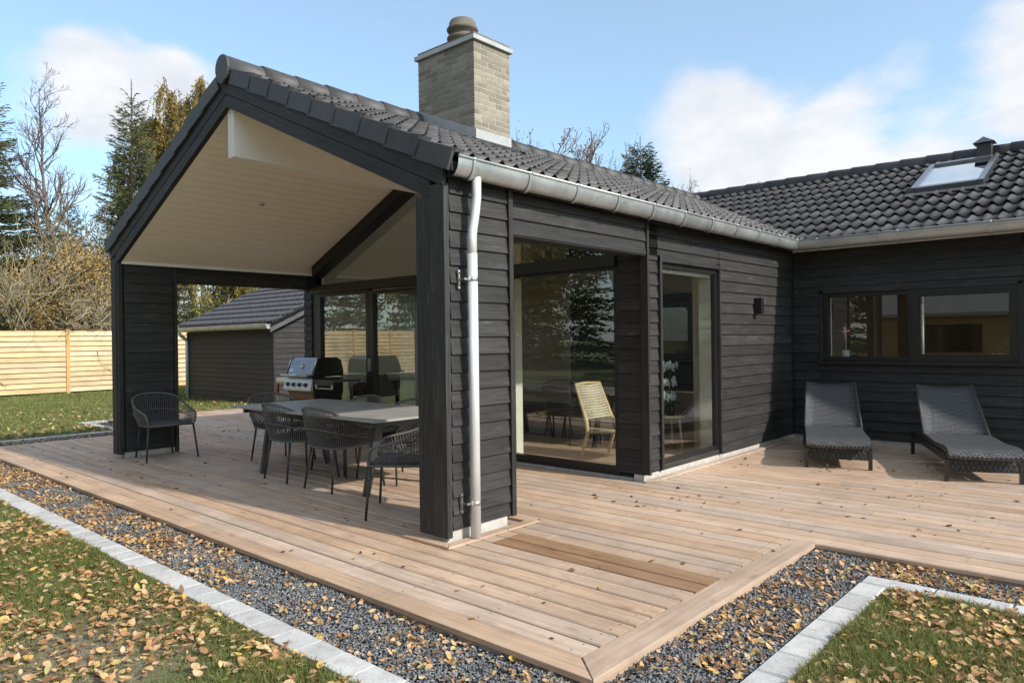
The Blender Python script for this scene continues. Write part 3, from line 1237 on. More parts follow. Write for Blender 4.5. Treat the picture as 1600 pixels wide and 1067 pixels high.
for i in range(26):
    x = -0.045 + 0.375 * i
    if 2.28 < x + 0.2 < 3.08 and False:
        continue
    link('ridge_tile', ridge_tile_mesh(), None, roof, frame((x, APY, 4.095 + 0.002 * (i % 2)), (1, 0, -0.012), (0, 1, 0)))
for i in range(36):
    y = -6.6 + 0.375 * i
    link('ridge_tile', ridge_tile_mesh(), None, roof, frame((X2R, y + 0.40, zr2(X2R) - 0.03), (0, -1, -0.012), (1, 0, 0)))
# disc closing the ridge at the gable
dm = MB()
pts = [(-0.05, APY + 0.127 * math.cos(a), 4.10 + 0.127 * math.sin(a)) for a in [math.radians(-25 + 230 * k / 12) for k in range(13)]]
pts = pts + [(-0.05, APY - 0.085, 3.98), (-0.05, APY + 0.0, 3.935), (-0.05, APY + 0.085, 3.98)]
dm.prism(pts, (-0.028, 0, 0))
dm.build('ridge_end_cap', MAT['tile'], roof, bevel=0.004)


def verge_mesh():
    m = MB()
    L = 0.40
    # slanted box: front end lifted, so the pieces overlap like shingles
    m.add([(-0.044, 0, -0.096), (-0.018, 0, -0.096), (-0.018, L, -0.112), (-0.038, L, -0.112),
           (-0.044, 0, 0.054), (-0.018, 0, 0.054), (-0.018, L, 0.030), (-0.038, L, 0.030)],
          [(3, 2, 1, 0), (4, 5, 6, 7), (0, 1, 5, 4), (1, 2, 6, 5), (2, 3, 7, 6), (3, 0, 4, 7)])
    m.add([(-0.044, 0, 0.0545), (0.07, 0, 0.062), (0.07, L, 0.036), (-0.038, L, 0.0305), (-0.018, 0, 0.03), (0.07, 0, 0.04)],
          [(0, 1, 2, 3), (4, 5, 1, 0)])
    me = m.mesh('verge_tile')
    me.materials.append(MAT['tile'])
    return me


vm = verge_mesh()
for r in range(9):
    u = Vector((0, CT, ST))
    o = Vector((-0.02, -0.135, 2.675)) + u * (ROW * r - 0.012)
    link('verge_tile', vm, None, roof, frame(o, (1, 0, 0), u))
vm2 = vm.copy()
vm2.transform(Matrix.Scale(-1, 4, (1, 0, 0)))
vm2.flip_normals()
for r in range(9):
    u = Vector((0, -CT, ST))
    o = Vector((-0.02, 2 * APY + 0.135, 2.675)) + u * (ROW * r - 0.012)
    link('verge_tile', vm2, None, roof, frame(o, (-1, 0, 0), u))


# ---------------------------------------------------------------- gutters and downpipe
def gutter(p0, p1, out, r=0.068, dz=1.8, brackets=0.6, ends=(1, 1), name='gutter', parent=None, mat=None, first=0.12):
    p0, p1 = Vector(p0), Vector(p1)
    d = (p1 - p0).normalized()
    L = (p1 - p0).length
    M = frame(p0, d, Vector(out))
    if (d.cross(Vector(out))).z < 0:
        M = frame(p1, -d, Vector(out))
    seg = 10
    m = MB()
    vs = []
    for x in (0, L):
        for ri in (r, r - 0.004):
            for i in range(seg + 1):
                a = math.pi + math.pi * i / seg
                vs.append((x, ri * math.cos(a), ri * math.sin(a) * dz))
    n = seg + 1
    fs = []
    for i in range(seg):
        fs += [(i, i + 1, 2 * n + i + 1, 2 * n + i), (n + i + 1, n + i, 3 * n + i, 3 * n + i + 1)]
    m.add(vs, fs, True)
    m.tube([(0, r, 0.004), (L, r, 0.004)], 0.011, 8)                       # rolled front lip
    for e, x in zip(ends, (0.0, L)):
        if e:
            disc = [(x, r * math.cos(a), r * math.sin(a) * dz) for a in [math.pi + math.pi * i / seg for i in range(seg + 1)]]
            m.prism(disc, (0.003 if x else -0.003, 0, 0))
    g = m.build(name, mat or MAT['zinc'], parent or house, M)
    bm_ = MB()
    t = first
    k = 0
    br = []
    for i in range(seg + 1):
        a = math.pi + math.pi * i / seg
        br.append((0, (r + 0.007) * math.cos(a), (r + 0.007) * math.sin(a) * dz))
    def bracket():
        b = MB()
        vs = []
        for x in (-0.016, 0.016):
            for p in br:
                vs.append((x, p[1], p[2]))
        b.add(vs, [(i, i + 1, n + i + 1, n + i) for i in range(seg)], True)
        b.tube([(-0.014, r, 0.005), (0.014, r, 0.005)], 0.0135, 8)
        me = b.mesh('gutter_bracket')
        me.materials.append(mat or MAT['zinc'])
        return me
    me = cached(('bracket', r, dz, (mat or MAT['zinc']).name), bracket)
    while t < L - 0.03:
        link('gutter_bracket', me, None, g, Matrix.Translation((t, 0, 0)))
        t += brackets
    return g


gutter((-0.012, -0.105, 2.672), (6.262, -0.105, 2.672), (0, -1, 0), ends=(1, 0))
gutter((6.262, -0.107, 2.672), (6.262, -6.6, 2.672), (-1, 0, 0), ends=(0, 1), first=0.5, brackets=0.95)
gutter((-0.035, 2 * APY + 0.115, 2.672), (6.3, 2 * APY + 0.115, 2.672), (0, 1, 0))

dp = MB()
dp.tube([(0.218, -0.110, 2.60), (0.218, -0.110, 2.45), (0.217, -0.109, 2.42), (0.209, -0.102, 2.32), (0.192, -0.092, 2.20), (0.188, -0.09, 2.15), (0.188, -0.09, 1.98)],
        0.0345, 14)
dp.tube([(0.188, -0.09, 2.03), (0.188, -0.09, 0.024)], 0.037, 14)
pipe = dp.build('downpipe', MAT['zinc_new'], house)
for z in (1.85, 0.27):
    b = MB()
    b.tube([(0.188, -0.09, z - 0.014), (0.188, -0.09, z + 0.014)], 0.0395, 14)
    b.box((0.135, -0.105, z - 0.012), (0.150, -0.085, z + 0.022))
    b.box((0.104, -0.034, z + 0.038), (0.122, -0.0165, z + 0.066))
    b.box((0.104, -0.034, z - 0.066), (0.122, -0.0165, z - 0.038))
    b.box((0.112, -0.09, z - 0.007), (0.150, -0.078, z + 0.007))
    b.box((0.1095, -0.088, z - 0.007), (0.1165, -0.03, z + 0.007))
    b.box((0.106, -0.034, z - 0.05), (0.120, -0.022, z + 0.05))
    b.build('pipe_bracket', MAT['steel'], pipe)

# ---------------------------------------------------------------- chimney
chim = empty('chimney', parent=house)
CX0, CX1, CY0, CY1, CZ0, CZ1 = 2.43, 3.03, 2.085, 3.05, 3.55, 4.845
MB().box((CX0 + 0.0045, CY0 + 0.0045, CZ0), (CX1 - 0.0045, CY1 - 0.0045, CZ1 - 0.003)).build('mortar_core', MAT['mortar'], chim)
BL, BH, JT = 0.226, 0.0535, 0.011


def brick_mesh(L):
    def f():
        m = MB().box((0, -0.006, 0), (L, 0.05, BH))
        me = m.mesh('brick')
        me.materials.append(MAT['brick'])
        return me
    return cached(('brick', round(L, 3)), f)


nc = int((CZ1 - CZ0) / (BH + JT))
rb = random.Random(3)
for k in range(nc):
    z = CZ1 - (k + 1) * (BH + JT) + 0.004
    for face in range(4):
        Lf = (CY1 - CY0) if face in (0, 2) else (CX1 - CX0)
        o, x, y = [((CX0, CY1, z), (0, -1, 0), (1, 0, 0)), ((CX0, CY0, z), (1, 0, 0), (0, 1, 0)),
                   ((CX1, CY0, z), (0, 1, 0), (-1, 0, 0)), ((CX1, CY1, z), (-1, 0, 0), (0, -1, 0))][face]
        if face >= 2 and k > 12:
            continue
        t = 0.001
        first = True
        while t < Lf - 0.02:
            L = BL if (k + face) % 2 == 0 or not first else 0.108
            if rb.random() < 0.12:
                L = 0.108
            first = False
            L = min(L, Lf - 0.052 - t if face in (0, 2) and Lf - 0.052 - t > 0.05 else Lf - t - 0.001)
            if Lf - t - L < 0.06:
                L = Lf - t - 0.001
            if L < 0.03:
                break
            ov = Vector(o) + Vector(x) * t + Vector(y) * (0.006 + (0.0006 if face % 2 else 0) + rb.uniform(-.0012, .0012))
            link('brick', brick_mesh(L), None, chim, frame(ov, x, y))
            t += L + JT
# brick top, zinc drip edge and stone cap
cp = MB()
cp.box((CX0 - 0.035, CY0 - 0.035, CZ1 + 0.002), (CX1 + 0.035, CY1 + 0.035, CZ1 + 0.055))
cp.build('chimney_coping', MAT['lead'], chim, bevel=0.004)
MB().box((CX0 - 0.005, CY0 - 0.005, CZ1 + 0.057), (CX1 + 0.005, CY1 + 0.005, CZ1 + 0.095)).build('chimney_slab', MAT['clay'], chim, bevel=0.006)
MB().lathe([(0.135, 0), (0.135, 0.085), (0.18, 0.10), (0.192, 0.125), (0.19, 0.14), (0.145, 0.155), (0.14, 0.20), (0.18, 0.212), (0.194, 0.235), (0.19, 0.25),
            (0.168, 0.27), (0.16, 0.325), (0.142, 0.352), (0.12, 0.362), (0.112, 0.35)], 28, (2.73, 2.57, CZ1 + 0.096)).build('chimney_pot', MAT['clay'], chim)
fl = MB()
zc = lambda y: zr(y) + 0.025
fl.prism([(CX0 - 0.014, CY0 - 0.02, zc(CY0) - 0.05), (CX0 - 0.014, APY + 0.02, zc(APY) - 0.03), (CX0 - 0.014, APY + 0.02, zc(APY) + 0.09), (CX0 - 0.014, CY0 - 0.02, zc(CY0) + 0.105)],
         (0.013, 0, 0))
fl.box((CX0 - 0.016, CY0 - 0.020, zc(CY0) - 0.05), (CX1 + 0.016, CY0 - 0.007, zc(CY0) + 0.105))
fl.prism([(CX1 + 0.002, CY0 - 0.02, zc(CY0) - 0.05), (CX1 + 0.002, APY, zc(APY) - 0.03), (CX1 + 0.002, APY, zc(APY) + 0.10), (CX1 + 0.002, CY0 - 0.02, zc(CY0) + 0.10)],
         (0.013, 0, 0))
fl.build('flashing', MAT['lead'], chim)
ap = MB()
ap.prism([(CX0 - 0.05, CY0 - 0.16, zr(CY0 - 0.16) + 0.008), (CX0 - 0.05, CY0, zr(CY0) + 0.03), (CX0 - 0.05, CY0, zr(CY0) + 0.036), (CX0 - 0.05, CY0 - 0.16, zr(CY0 - 0.16) + 0.014)],
         (CX1 - CX0 + 0.1, 0, 0))
ap.build('flashing_apron', MAT['membrane'], chim)

# ---------------------------------------------------------------- skylight and roof vent
u2 = Vector((CT, 0, ST))
n2 = Vector((-ST, 0, CT))
SO = Vector((7.95, -1.10, zr2(7.95) - 0.055))
MS = frame(SO, (0, -1, 0), u2)
SW, SLN = 0.88, 1.37
sk = MB()
for a, b in (((0, 0, 0), (0.075, SLN, 0.11)), ((SW - 0.075, 0, 0), (SW, SLN, 0.11)), ((0.075, 0, 0), (SW - 0.075, 0.08, 0.105)), ((0.075, SLN - 0.09, 0), (SW - 0.075, SLN, 0.118))):
    sk.box(a, b)
skl = sk.build('skylight', MAT['lid_grey'], house, MS, bevel=0.006)
MB().box((0.07, 0.07, 0.07), (SW - 0.07, SLN - 0.08, 0.085)).build('pane', glass_mat('skylight_glass', 6.0, (0.7, 0.75, 0.78)), skl)
MB().box((-0.05, -0.16, 0.035), (SW + 0.05, -0.002, 0.042)).build('flashing', MAT['tile'], skl)
MB().box((0.02, 0.02, -0.25), (SW - 0.02, SLN - 0.02, 0.0)).build('light_shaft', MAT['white'], skl)
VX, VY = 9.50, -1.76
vz = zr2(VX)
rv = MB().box((VX - 0.09, VY - 0.095, vz - 0.1), (VX + 0.09, VY + 0.095, vz + 0.17)).build('roof_vent', MAT['tile'], house, bevel=0.005)
cpm = MB()
e = 0.14
cpm.add([(VX - e, VY - e, vz + 0.17), (VX + e, VY - e, vz + 0.17), (VX + e, VY + e, vz + 0.17), (VX - e, VY + e, vz + 0.17), (VX - e * 0.9, VY, vz + 0.255), (VX + e * 0.9, VY, vz + 0.255)],
        [(3, 2, 1, 0), (0, 1, 5, 4), (2, 3, 4, 5), (1, 2, 5), (3, 0, 4)])
cpm.build('vent_cap', MAT['lid_grey'], rv)


# ---------------------------------------------------------------- glazing
def window(name, M, W, H, fw, depth, parent=None, pd=0.6):
    """framed pane in the plane local x (width) / y (height), z outward"""
    fr = MB()
    if isinstance(fw, (int, float)):
        fw = (fw,) * 4
    l, r, bt, tp = fw
    fr.box((0, 0, -depth), (l, H, 0))
    fr.box((W - r, 0, -depth), (W, H, 0))
    fr.box((l, 0, -depth + .001), (W - r, bt, -0.002))
    fr.box((l, H - tp, -depth + .001), (W - r, H, -0.002))
    w = fr.build(name, BP, parent or house, M)
    MB().box((l - 0.01, bt - 0.01, -depth * pd), (W - r + 0.01, H - tp + 0.01, -depth * pd + 0.016)).build('pane', MAT['glass'], w)
    return w


FX = 2.755
def fac(y_hi):                     # frame in the glazed gable: x along -y, y up, z towards -x
    return frame((FX, y_hi, 0.02), (0, -1, 0), (0, 0, 1))


window('glass_wall_panel', fac(1.995), 1.60, 2.13, (0.055, 0.05, 0.085, 0.03), 0.09)
window('glass_wall_panel', fac(3.395), 1.395, 2.13, (0.045, 0.045, 0.085, 0.03), 0.09)
sd = window('sliding_door', fac(4.56), 1.16, 2.11, (0.11, 0.06, 0.10, 0.05), 0.09)
MB().box((0.03, 0.98, 0.002), (0.055, 1.16, 0.045)).build('handle', MAT['steel'], sd)
window('glass_wall_panel', fac(5.95), 1.385, 2.13, (0.20, 0.055, 0.085, 0.05), 0.09)
tb = MB().box((2.70, 0.395, 2.152), (2.85, 5.95, 2.275)).build('transom', BP, house)
for s in (0, 1):
    pts = [(0.40, cz(0.40) - 0.16), (APY, cz(APY) - 0.16), (APY, cz(APY) - 0.003), (0.40, cz(0.40) - 0.003)]
    if s:
        pts = [(2 * APY - y, z) for y, z in pts]
    MB().prism([(2.60, y, z) for y, z in pts], (0.20, 0, 0)).build('gable_rafter', BP, house)
gp = MB()
gp.prism([(2.80, 0.42, 2.27), (2.80, 5.70, 2.27), (2.80, 5.70, cz(5.70) - 0.12), (2.80, APY, cz(APY) - 0.12), (2.80, 0.42, cz(0.42) - 0.12)], (0.016, 0, 0))
gp.build('gable_pane', MAT['glass'], house)
MB().box((2.80, 3.02, 2.275), (2.84, 3.10, 3.58)).build('gable_post', BP, house)

# tall window in the side wall
tw = window('tall_window', frame((3.055, 0.088, 0.125), (1, 0, 0), (0, 0, 1)), 1.28, 2.065, (0.04, 0.035, 0.045, 0.05), 0.06)
trim((3.012, 0.050, 0.075), UP, (1, 0, 0), 2.18, 0.04, 0.055)
trim((4.338, 0.050, 0.075), UP, (1, 0, 0), 2.18, 0.035, 0.055)
trim((3.012, 0.104, 2.193), (1, 0, 0), UP, 1.371, 0.045, 0.052)
trim((3.055, 0.100, 0.068), (1, 0, 0), UP, 1.28, 0.056, 0.02)
# wide window in the cross wing: fixed light and a heavier opening sash
def w2(y_hi, dx=0.0):
    return frame((6.622 - dx, y_hi, 1.08), (0, -1, 0), (0, 0, 1))


window('wide_window', w2(-0.335), 1.045, 0.90, (0.05, 0.03, 0.055, 0.05), 0.12)
window('wide_window', w2(-1.3825, 0.014), 1.115, 0.90, (0.085, 0.085, 0.09, 0.09), 0.13)
trim((6.600, -0.330, 1.042), UP, (0, 1, 0), 0.985, 0.045, -0.05)
trim((6.600, -2.545, 1.042), UP, (0, 1, 0), 0.985, 0.045, -0.05)
trim((6.600, -2.545, 1.983), (0, 1, 0), UP, 2.26, 0.04, 0.05)
MB().box((6.562, -2.56, 1.036), (6.640, -0.27, 1.076)).build('window_sill', BP, house, bevel=0.004)

# wall lamp
wl = MB().box((5.33, -0.02, 1.70), (5.41, 0.075, 1.90)).build('wall_lamp', BP, house, bevel=0.004)
MB().box((5.335, 0.075, 1.72), (5.405, 0.10, 1.88)).build('lamp_bracket', BP, wl)

# ---------------------------------------------------------------- rooms behind the glass
fl_ = MB().box((2.86, 0.25, 0.0), (13.3, 6.18, 0.03)).box((6.82, -6.3, 0.0), (13.3, 0.25, 0.0299))
fl_.build('floor', MAT['oak_floor'], house)
iw = MB()
iw.box((2.86, 0.252, 0.03), (3.04, 0.30, 2.55))
iw.box((3.055, 0.252, 2.20), (4.335, 0.30, 2.55))
iw.box((4.35, 0.252, 0.03), (6.80, 0.30, 2.55))
iw.box((2.86, 5.80, 0.03), (4.70, 5.858, 2.55))
iw.box((4.70, 5.80, 2.25), (6.30, 5.858, 2.55))  # lining above the added daylight opening
iw.box((6.30, 5.80, 0.03), (6.60, 5.858, 2.55))
iw.box((6.81, -0.325, 0.03), (6.86, 0.25, 2.6))
iw.build('inner_wall', MAT['cream'], house)
MB().box((9.90, -4.9, 0.03), (9.98, 1.4, 2.56)).box((6.60, 4.0, 0.03), (6.68, 6.2, 3.6)).build('inner_wall', MAT['taupe'], house)
ic = MB().box((6.62, -6.3, 2.56), (13.3, 6.18, 2.60))
ic.build('inner_ceiling', MAT['white'], house)
rvl = MB()                                                     # white reveals round the tall window and by the pillar
rvl.box((4.30, 0.135, 0.06), (4.334, 0.30, 2.19))
rvl.box((3.056, 0.135, 0.06), (3.075, 0.30, 2.19))
rvl.box((6.70, -0.36, 1.09), (6.86, -0.34, 1.97))
rvl.box((6.70, -2.49, 1.09), (6.86, -0.36, 1.105))
rvl.build('window_reveal', MAT['cream'], house)
MB().box((2.90, 1.93, 0.03), (3.02, 2.12, 2.55)).build('inner_column', MAT['cream'], house)
MB().box((4.72, 0.30, 0.03), (4.80, 0.60, 2.40)).build('inner_pier', MAT['cream'], house)
MB().box((3.06, 0.16, 2.10), (4.30, 0.20, 2.135)).build('blind_rail', MAT['white'], house)

# ================================================================ FURNITURE ON THE TERRACE
def bez(pts, n=8):
    """smooth curve through points (Catmull-Rom)"""
    P = [Vector(p) for p in pts]
    P = [P[0] * 2 - P[1]] + P + [P[-1] * 2 - P[-2]]
    out = []
    for i in range(1, len(P) - 2):
        for k in range(n):
            t = k / n
            a, b, c, d = P[i - 1], P[i], P[i + 1], P[i + 2]
            out.append(0.5 * ((2 * b) + (c - a) * t + (2 * a - 5 * b + 4 * c - d) * t * t + (3 * b - a - 3 * c + d) * t ** 3))
    out.append(P[-2])
    return out


def resample(pts, m):
    d = [0.0]
    for a, b in zip(pts, pts[1:]):
        d.append(d[-1] + (b - a).length)
    out = []
    j = 0
    for i in range(m):
        t = d[-1] * i / (m - 1)
        while j < len(d) - 2 and d[j + 1] < t:
            j += 1
        f = (t - d[j]) / max(1e-6, d[j + 1] - d[j])
        out.append(pts[j].lerp(pts[j + 1], f))
    return out


def make_chair(label):
    """rope armchair, front towards local +y"""
    t = empty('garden_chair')
    tag(t, label, 'chair', 'dark rope garden chairs on the terrace')
    half = [(0.272, 0.262, 0.425), (0.292, 0.268, 0.50), (0.302, 0.235, 0.565), (0.308, 0.13, 0.595), (0.312, 0.0, 0.625), (0.305, -0.13, 0.68), (0.262, -0.245, 0.745), (0.15, -0.315, 0.785), (0, -0.335, 0.795)]
    rail = bez(half + [(-x, y, z) for x, y, z in half[-2::-1]], 6)
    seat_half = [(0.272, 0.262, 0.425), (0.262, 0.05, 0.42), (0.245, -0.12, 0.415), (0.20, -0.21, 0.412), (0.09, -0.238, 0.41), (0, -0.24, 0.41)]
    loop = bez(seat_half + [(-x, y, z) for x, y, z in seat_half[-2::-1]], 5)
    f = MB()
    f.tube(rail, 0.0125, 6)
    f.tube(loop, 0.011, 6)
    f.tube([(0.272, 0.262, 0.425), (-0.272, 0.262, 0.425)], 0.011, 6)
    f.build('frame', MAT['rope'], t)
    n = 66
    A = resample(rail, n + 8)[4:-4]
    B = resample(loop, n + 8)[4:-4]
    s = MB()
    for i in range(n):
        a, b = A[i], B[i]
        m = a.lerp(b, 0.5)
        out = Vector((m.x, m.y + 0.02, 0))
        if out.length > 0:
            m = m + out.normalized() * 0.018
        s.tube([a, m, b], 0.0042, 4, caps=False)
    # the knitted band half way up and the rope wound round the rail
    mid = [a.lerp(b, 0.53) + Vector((a.lerp(b, 0.53).x, a.lerp(b, 0.53).y, 0)).normalized() * 0.022 for a, b in zip(A, B)]
    s.tube(mid[6:-6], 0.006, 5)
    o = s.build('rope_weave', MAT['rope'], t)
    tag(o, kind='stuff')
    c = MB()
    inner = [p * 0.95 for p in loop]
    inner = [Vector((p.x, p.y + 0.01, 0.408)) for p in resample(inner, 19)]
    c.prism(inner, (0, 0, 0.042))
    c.build('seat', MAT['cushion'], t, bevel=0.012)
    for sx in (-1, 1):
        l = MB().tube([(sx * 0.268, 0.25, 0.425), (sx * 0.312, 0.285, 0.0)], [0.013, 0.0105], 8)
        l.build('leg', MAT['chair_metal'], t)
        l = MB().tube([(sx * 0.19, -0.205, 0.41), (sx * 0.226, -0.268, 0.0)], [0.013, 0.0105], 8)
        l.build('leg', MAT['chair_metal'], t)
    return t


def copy_tree(o, parent=None):
    c = o.copy()
    col.objects.link(c)
    if parent:
        c.parent = parent
    for ch in list(o.children):
        copy_tree(ch, c)
    return c


R = math.radians
chair0 = make_chair('dark rope armchair standing alone against the far black post')
spots = [((0.36, 5.605), R(180), None),
         ((1.14, 4.18), R(178), 'dark rope armchair at the far end of the dining table, below the grill'),
         ((0.70, 3.045), R(-91), 'left one of two dark rope armchairs on the near long side of the table'),
         ((0.695, 2.275), R(-89), 'right one of two dark rope armchairs on the near long side, beside the table leg'),
         ((0.455, 0.985), R(42), 'dark rope armchair half hidden behind the near black post, turned sideways'),
         ((1.32, 3.02), R(90), 'dark rope armchair across the table, only its curved back showing under the sliding door post'),
         ((1.33, 2.19), R(92), 'dark rope armchair across the table, its back just left of the near post')]
for i, ((x, y), a, lab) in enumerate(spots):
    c = chair0 if i == 0 else copy_tree(chair0)
    c.location = (x, y, 0.001)
    c.rotation_euler = (0, 0, a)
    if lab:
        c['label'] = lab

# table
tt = empty('dining_table', (1.0, 2.65, 0))
tag(tt, 'long grey ceramic topped dining table with slanted dark metal legs', 'table')
for y0, y1 in ((-1.285, -0.0015), (0.0015, 1.285)):
    MB().box((-0.575, y0, 0.708), (0.575, y1, 0.73)).build('tabletop', MAT['table_top'], tt, bevel=0.003)
a = MB()
a.box((-0.50, -1.18, 0.655), (0.50, -1.13, 0.707))
a.box((-0.50, 1.13, 0.655), (0.50, 1.18, 0.707))
a.box((-0.47, -1.13, 0.657), (-0.43, 1.13, 0.707))
a.box((0.43, -1.13, 0.657), (0.47, 1.13, 0.707))
a.build('table_frame', MAT['chair_metal'], tt)
for sy in (-1, 1):
    for sx in (-1, 1):
        m = MB()
        top, bot = Vector((sx * 0.285, sy * 0.95, 0.656)), Vector((sx * 0.415, sy * 0.925, 0.0))
        w, d = 0.035, 0.0225
        q = []
        for p, ww in ((bot, w * 0.85), (top, w * 1.25)):
            q += [p + Vector((-ww, -d, 0)), p + Vector((ww, -d, 0)), p + Vector((ww, d, 0)), p + Vector((-ww, d, 0))]
        m.add(q, [(3, 2, 1, 0), (4, 5, 6, 7), (0, 1, 5, 4), (1, 2, 6, 5), (2, 3, 7, 6), (3, 0, 4, 7)])
        m.build('leg', MAT['chair_metal'], tt, bevel=0.004)
MB().box((-0.27, -0.93, 0.63), (0.27, -0.90, 0.66)).box((-0.27, 0.90, 0.63), (0.27, 0.93, 0.66)).build('stretcher', MAT['chair_metal'], tt)

# ---------------------------------------------------------------- gas grill, front towards -x
g = empty('gas_grill', (2.02, 5.17, 0))
tag(g, 'black gas grill with closed grey lid, four knobs and folding side shelf', 'grill')
EN = MAT['enamel']
W2 = 0.33
cart = MB()
for x in (0.06, 0.46):
    for y in (-0.30, 0.30):
        cart.box((x - 0.02, y - 0.02, 0.05), (x + 0.02, y + 0.02, 0.66))
cart.box((0.03, -0.33, 0.14), (0.50, 0.33, 0.17))
cart.box((0.06, -0.30, 0.60), (0.48, 0.30, 0.63))
cart.build('cart_frame', EN, g)
for x in (0.06, 0.46):
    for y in (-0.30, 0.30):
        MB().tube([(x - 0.012, y, 0.03), (x + 0.012, y, 0.03)], 0.029, 12).build('wheel', EN, g)
box = MB()
box.prism([(0.02, -W2, 0.72), (0.10, -W2, 0.62), (0.46, -W2, 0.62), (0.50, -W2, 0.72), (0.50, -W2, 0.93), (0.02, -W2, 0.93)], (0, 2 * W2, 0))
box.build('firebox', EN, g, bevel=0.008)
lid = MB()
prof = [(0.005, 0.945), (0.005, 0.975), (0.085, 1.175), (0.125, 1.205), (0.40, 1.205), (0.47, 1.16), (0.505, 1.02), (0.505, 0.945)]
lid.prism([(x, -W2 + 0.02, z) for x, z in prof], (0, 2 * W2 - 0.04, 0))
ld = lid.build('lid', MAT['lid_grey'], g, bevel=0.01)
for s in (-1, 1):
    sd_ = MB()
    y = s * (W2 - 0.02)
    sd_.prism([(x - 0.004, y, z + 0.004) for x, z in prof], (0, s * 0.03, 0))
    sd_.build('lid_side', EN, g, bevel=0.008)
    tr = MB().tube([(prof[1][0] - 0.008, y + s * 0.012, prof[1][1]), (prof[2][0] - 0.006, y + s * 0.012, prof[2][1]), (prof[3][0] - 0.002, y + s * 0.012, prof[3][1] + 0.008)], 0.009, 6)
    tr.build('lid_trim', MAT['steel'], g)
MB().box((-0.003, -W2 + 0.04, 0.95), (0.004, W2 - 0.04, 0.972)).build('lid_strip', EN, g)
hd = MB()
hd.tube([(-0.065, -W2 + 0.03, 0.965), (-0.065, W2 + 0.02, 0.965)], 0.017, 10)
for y in (-0.26, 0.27):
    hd.tube([(-0.065, y, 0.965), (0.02, y, 0.965)], 0.01, 8)
hd.build('lid_handle', MAT['steel'], g)
nrm = Vector((-0.93, 0, 0.37))
MT = frame((0.052, -0.02, 1.085), (0, -1, 0), Vector((0.37, 0, 0.93)))
th = MB().lathe([(0.036, 0), (0.036, 0.012), (0.03, 0.018)], 18)
tho = th.build('thermometer', MAT['steel'], g, MT)
MB().box((-0.003, -0.001, 0.0185), (0.003, 0.024, 0.020)).build('needle', EN, tho)
bd = MB().box((-0.045, -0.016, 0.0), (0.045, 0.016, 0.005)).build('badge', MAT['steel'], g, frame((0.031, 0.235, 1.03), (0, -1, 0), Vector((0.37, 0, 0.93))))
MB().tube([(-0.034, 0.0, 0.006), (-0.02, -0.006, 0.006), (-0.008, 0.004, 0.006), (0.004, -0.005, 0.006), (0.016, 0.005, 0.006), (0.032, -0.002, 0.006)], 0.0022, 4).build('lettering', EN, bd)
pn = MB()
pn.prism([(-0.045, -0.355, 0.755), (-0.045, -0.355, 0.79), (0.0, -0.325, 0.915), (0.018, -0.325, 0.915), (0.018, -0.325, 0.755)], (0, 0.68, 0))
pn.build('control_panel', MAT['panel_steel'], g, bevel=0.008)
for k in range(4):
    y = -0.235 + 0.15 * k
    kM = frame((-0.030, y + 0.01, 0.835), (0, -1, 0), Vector((0.34, 0, 0.94)))
    kn = MB().lathe([(0.032, 0), (0.032, 0.006), (0.026, 0.008), (0.022, 0.034), (0.015, 0.036)], 14).build('knob', MAT['chair_metal'], g, kM)
MB().box((0.03, -0.30, 0.64), (0.42, 0.30, 0.715)).box((0.0, -0.31, 0.715), (0.45, 0.31, 0.722)).build('drip_tray', MAT['rust'], g)
sh = MB()
sh.box((0.02, -0.80, 0.885), (0.46, -0.345, 0.915))
sh.box((0.012, -0.80, 0.835), (0.03, -0.345, 0.914))
sh.build('side_shelf', MAT['chair_metal'], g, bevel=0.004)
sh = MB()
sh.box((0.02, 0.345, 0.885), (0.46, 0.62, 0.915))
sh.box((0.012, 0.345, 0.855), (0.03, 0.62, 0.914))
sh.build('side_shelf', MAT['steel'], g, bevel=0.004)
MB().tube([(-0.0, -0.78, 0.80), (-0.0, -0.42, 0.80)], 0.009, 8).box((-0.004, -0.79, 0.80), (0.02, -0.775, 0.85)).box((-0.004, -0.425, 0.80), (0.02, -0.41, 0.85)).build('tool_rail', MAT['steel'], g)
# grill tool hanging from the shelf
gt = empty('grill_tongs', (2.02, 5.72, 0.86))
tag(gt, 'red handled grill tool hanging from the left side of the grill', 'grill tool')
MB().tube([(0.0, 0, -0.03), (-0.004, 0, -0.17)], [0.016, 0.019], 8).build('handle', MAT['red'], gt)
MB().tube([(-0.004, 0, -0.17), (-0.01, -0.006, -0.36)], 0.005, 6).tube([(0, 0, -0.035), (0.012, 0, 0.0)], 0.004, 6).build('shaft', MAT['steel'], gt)


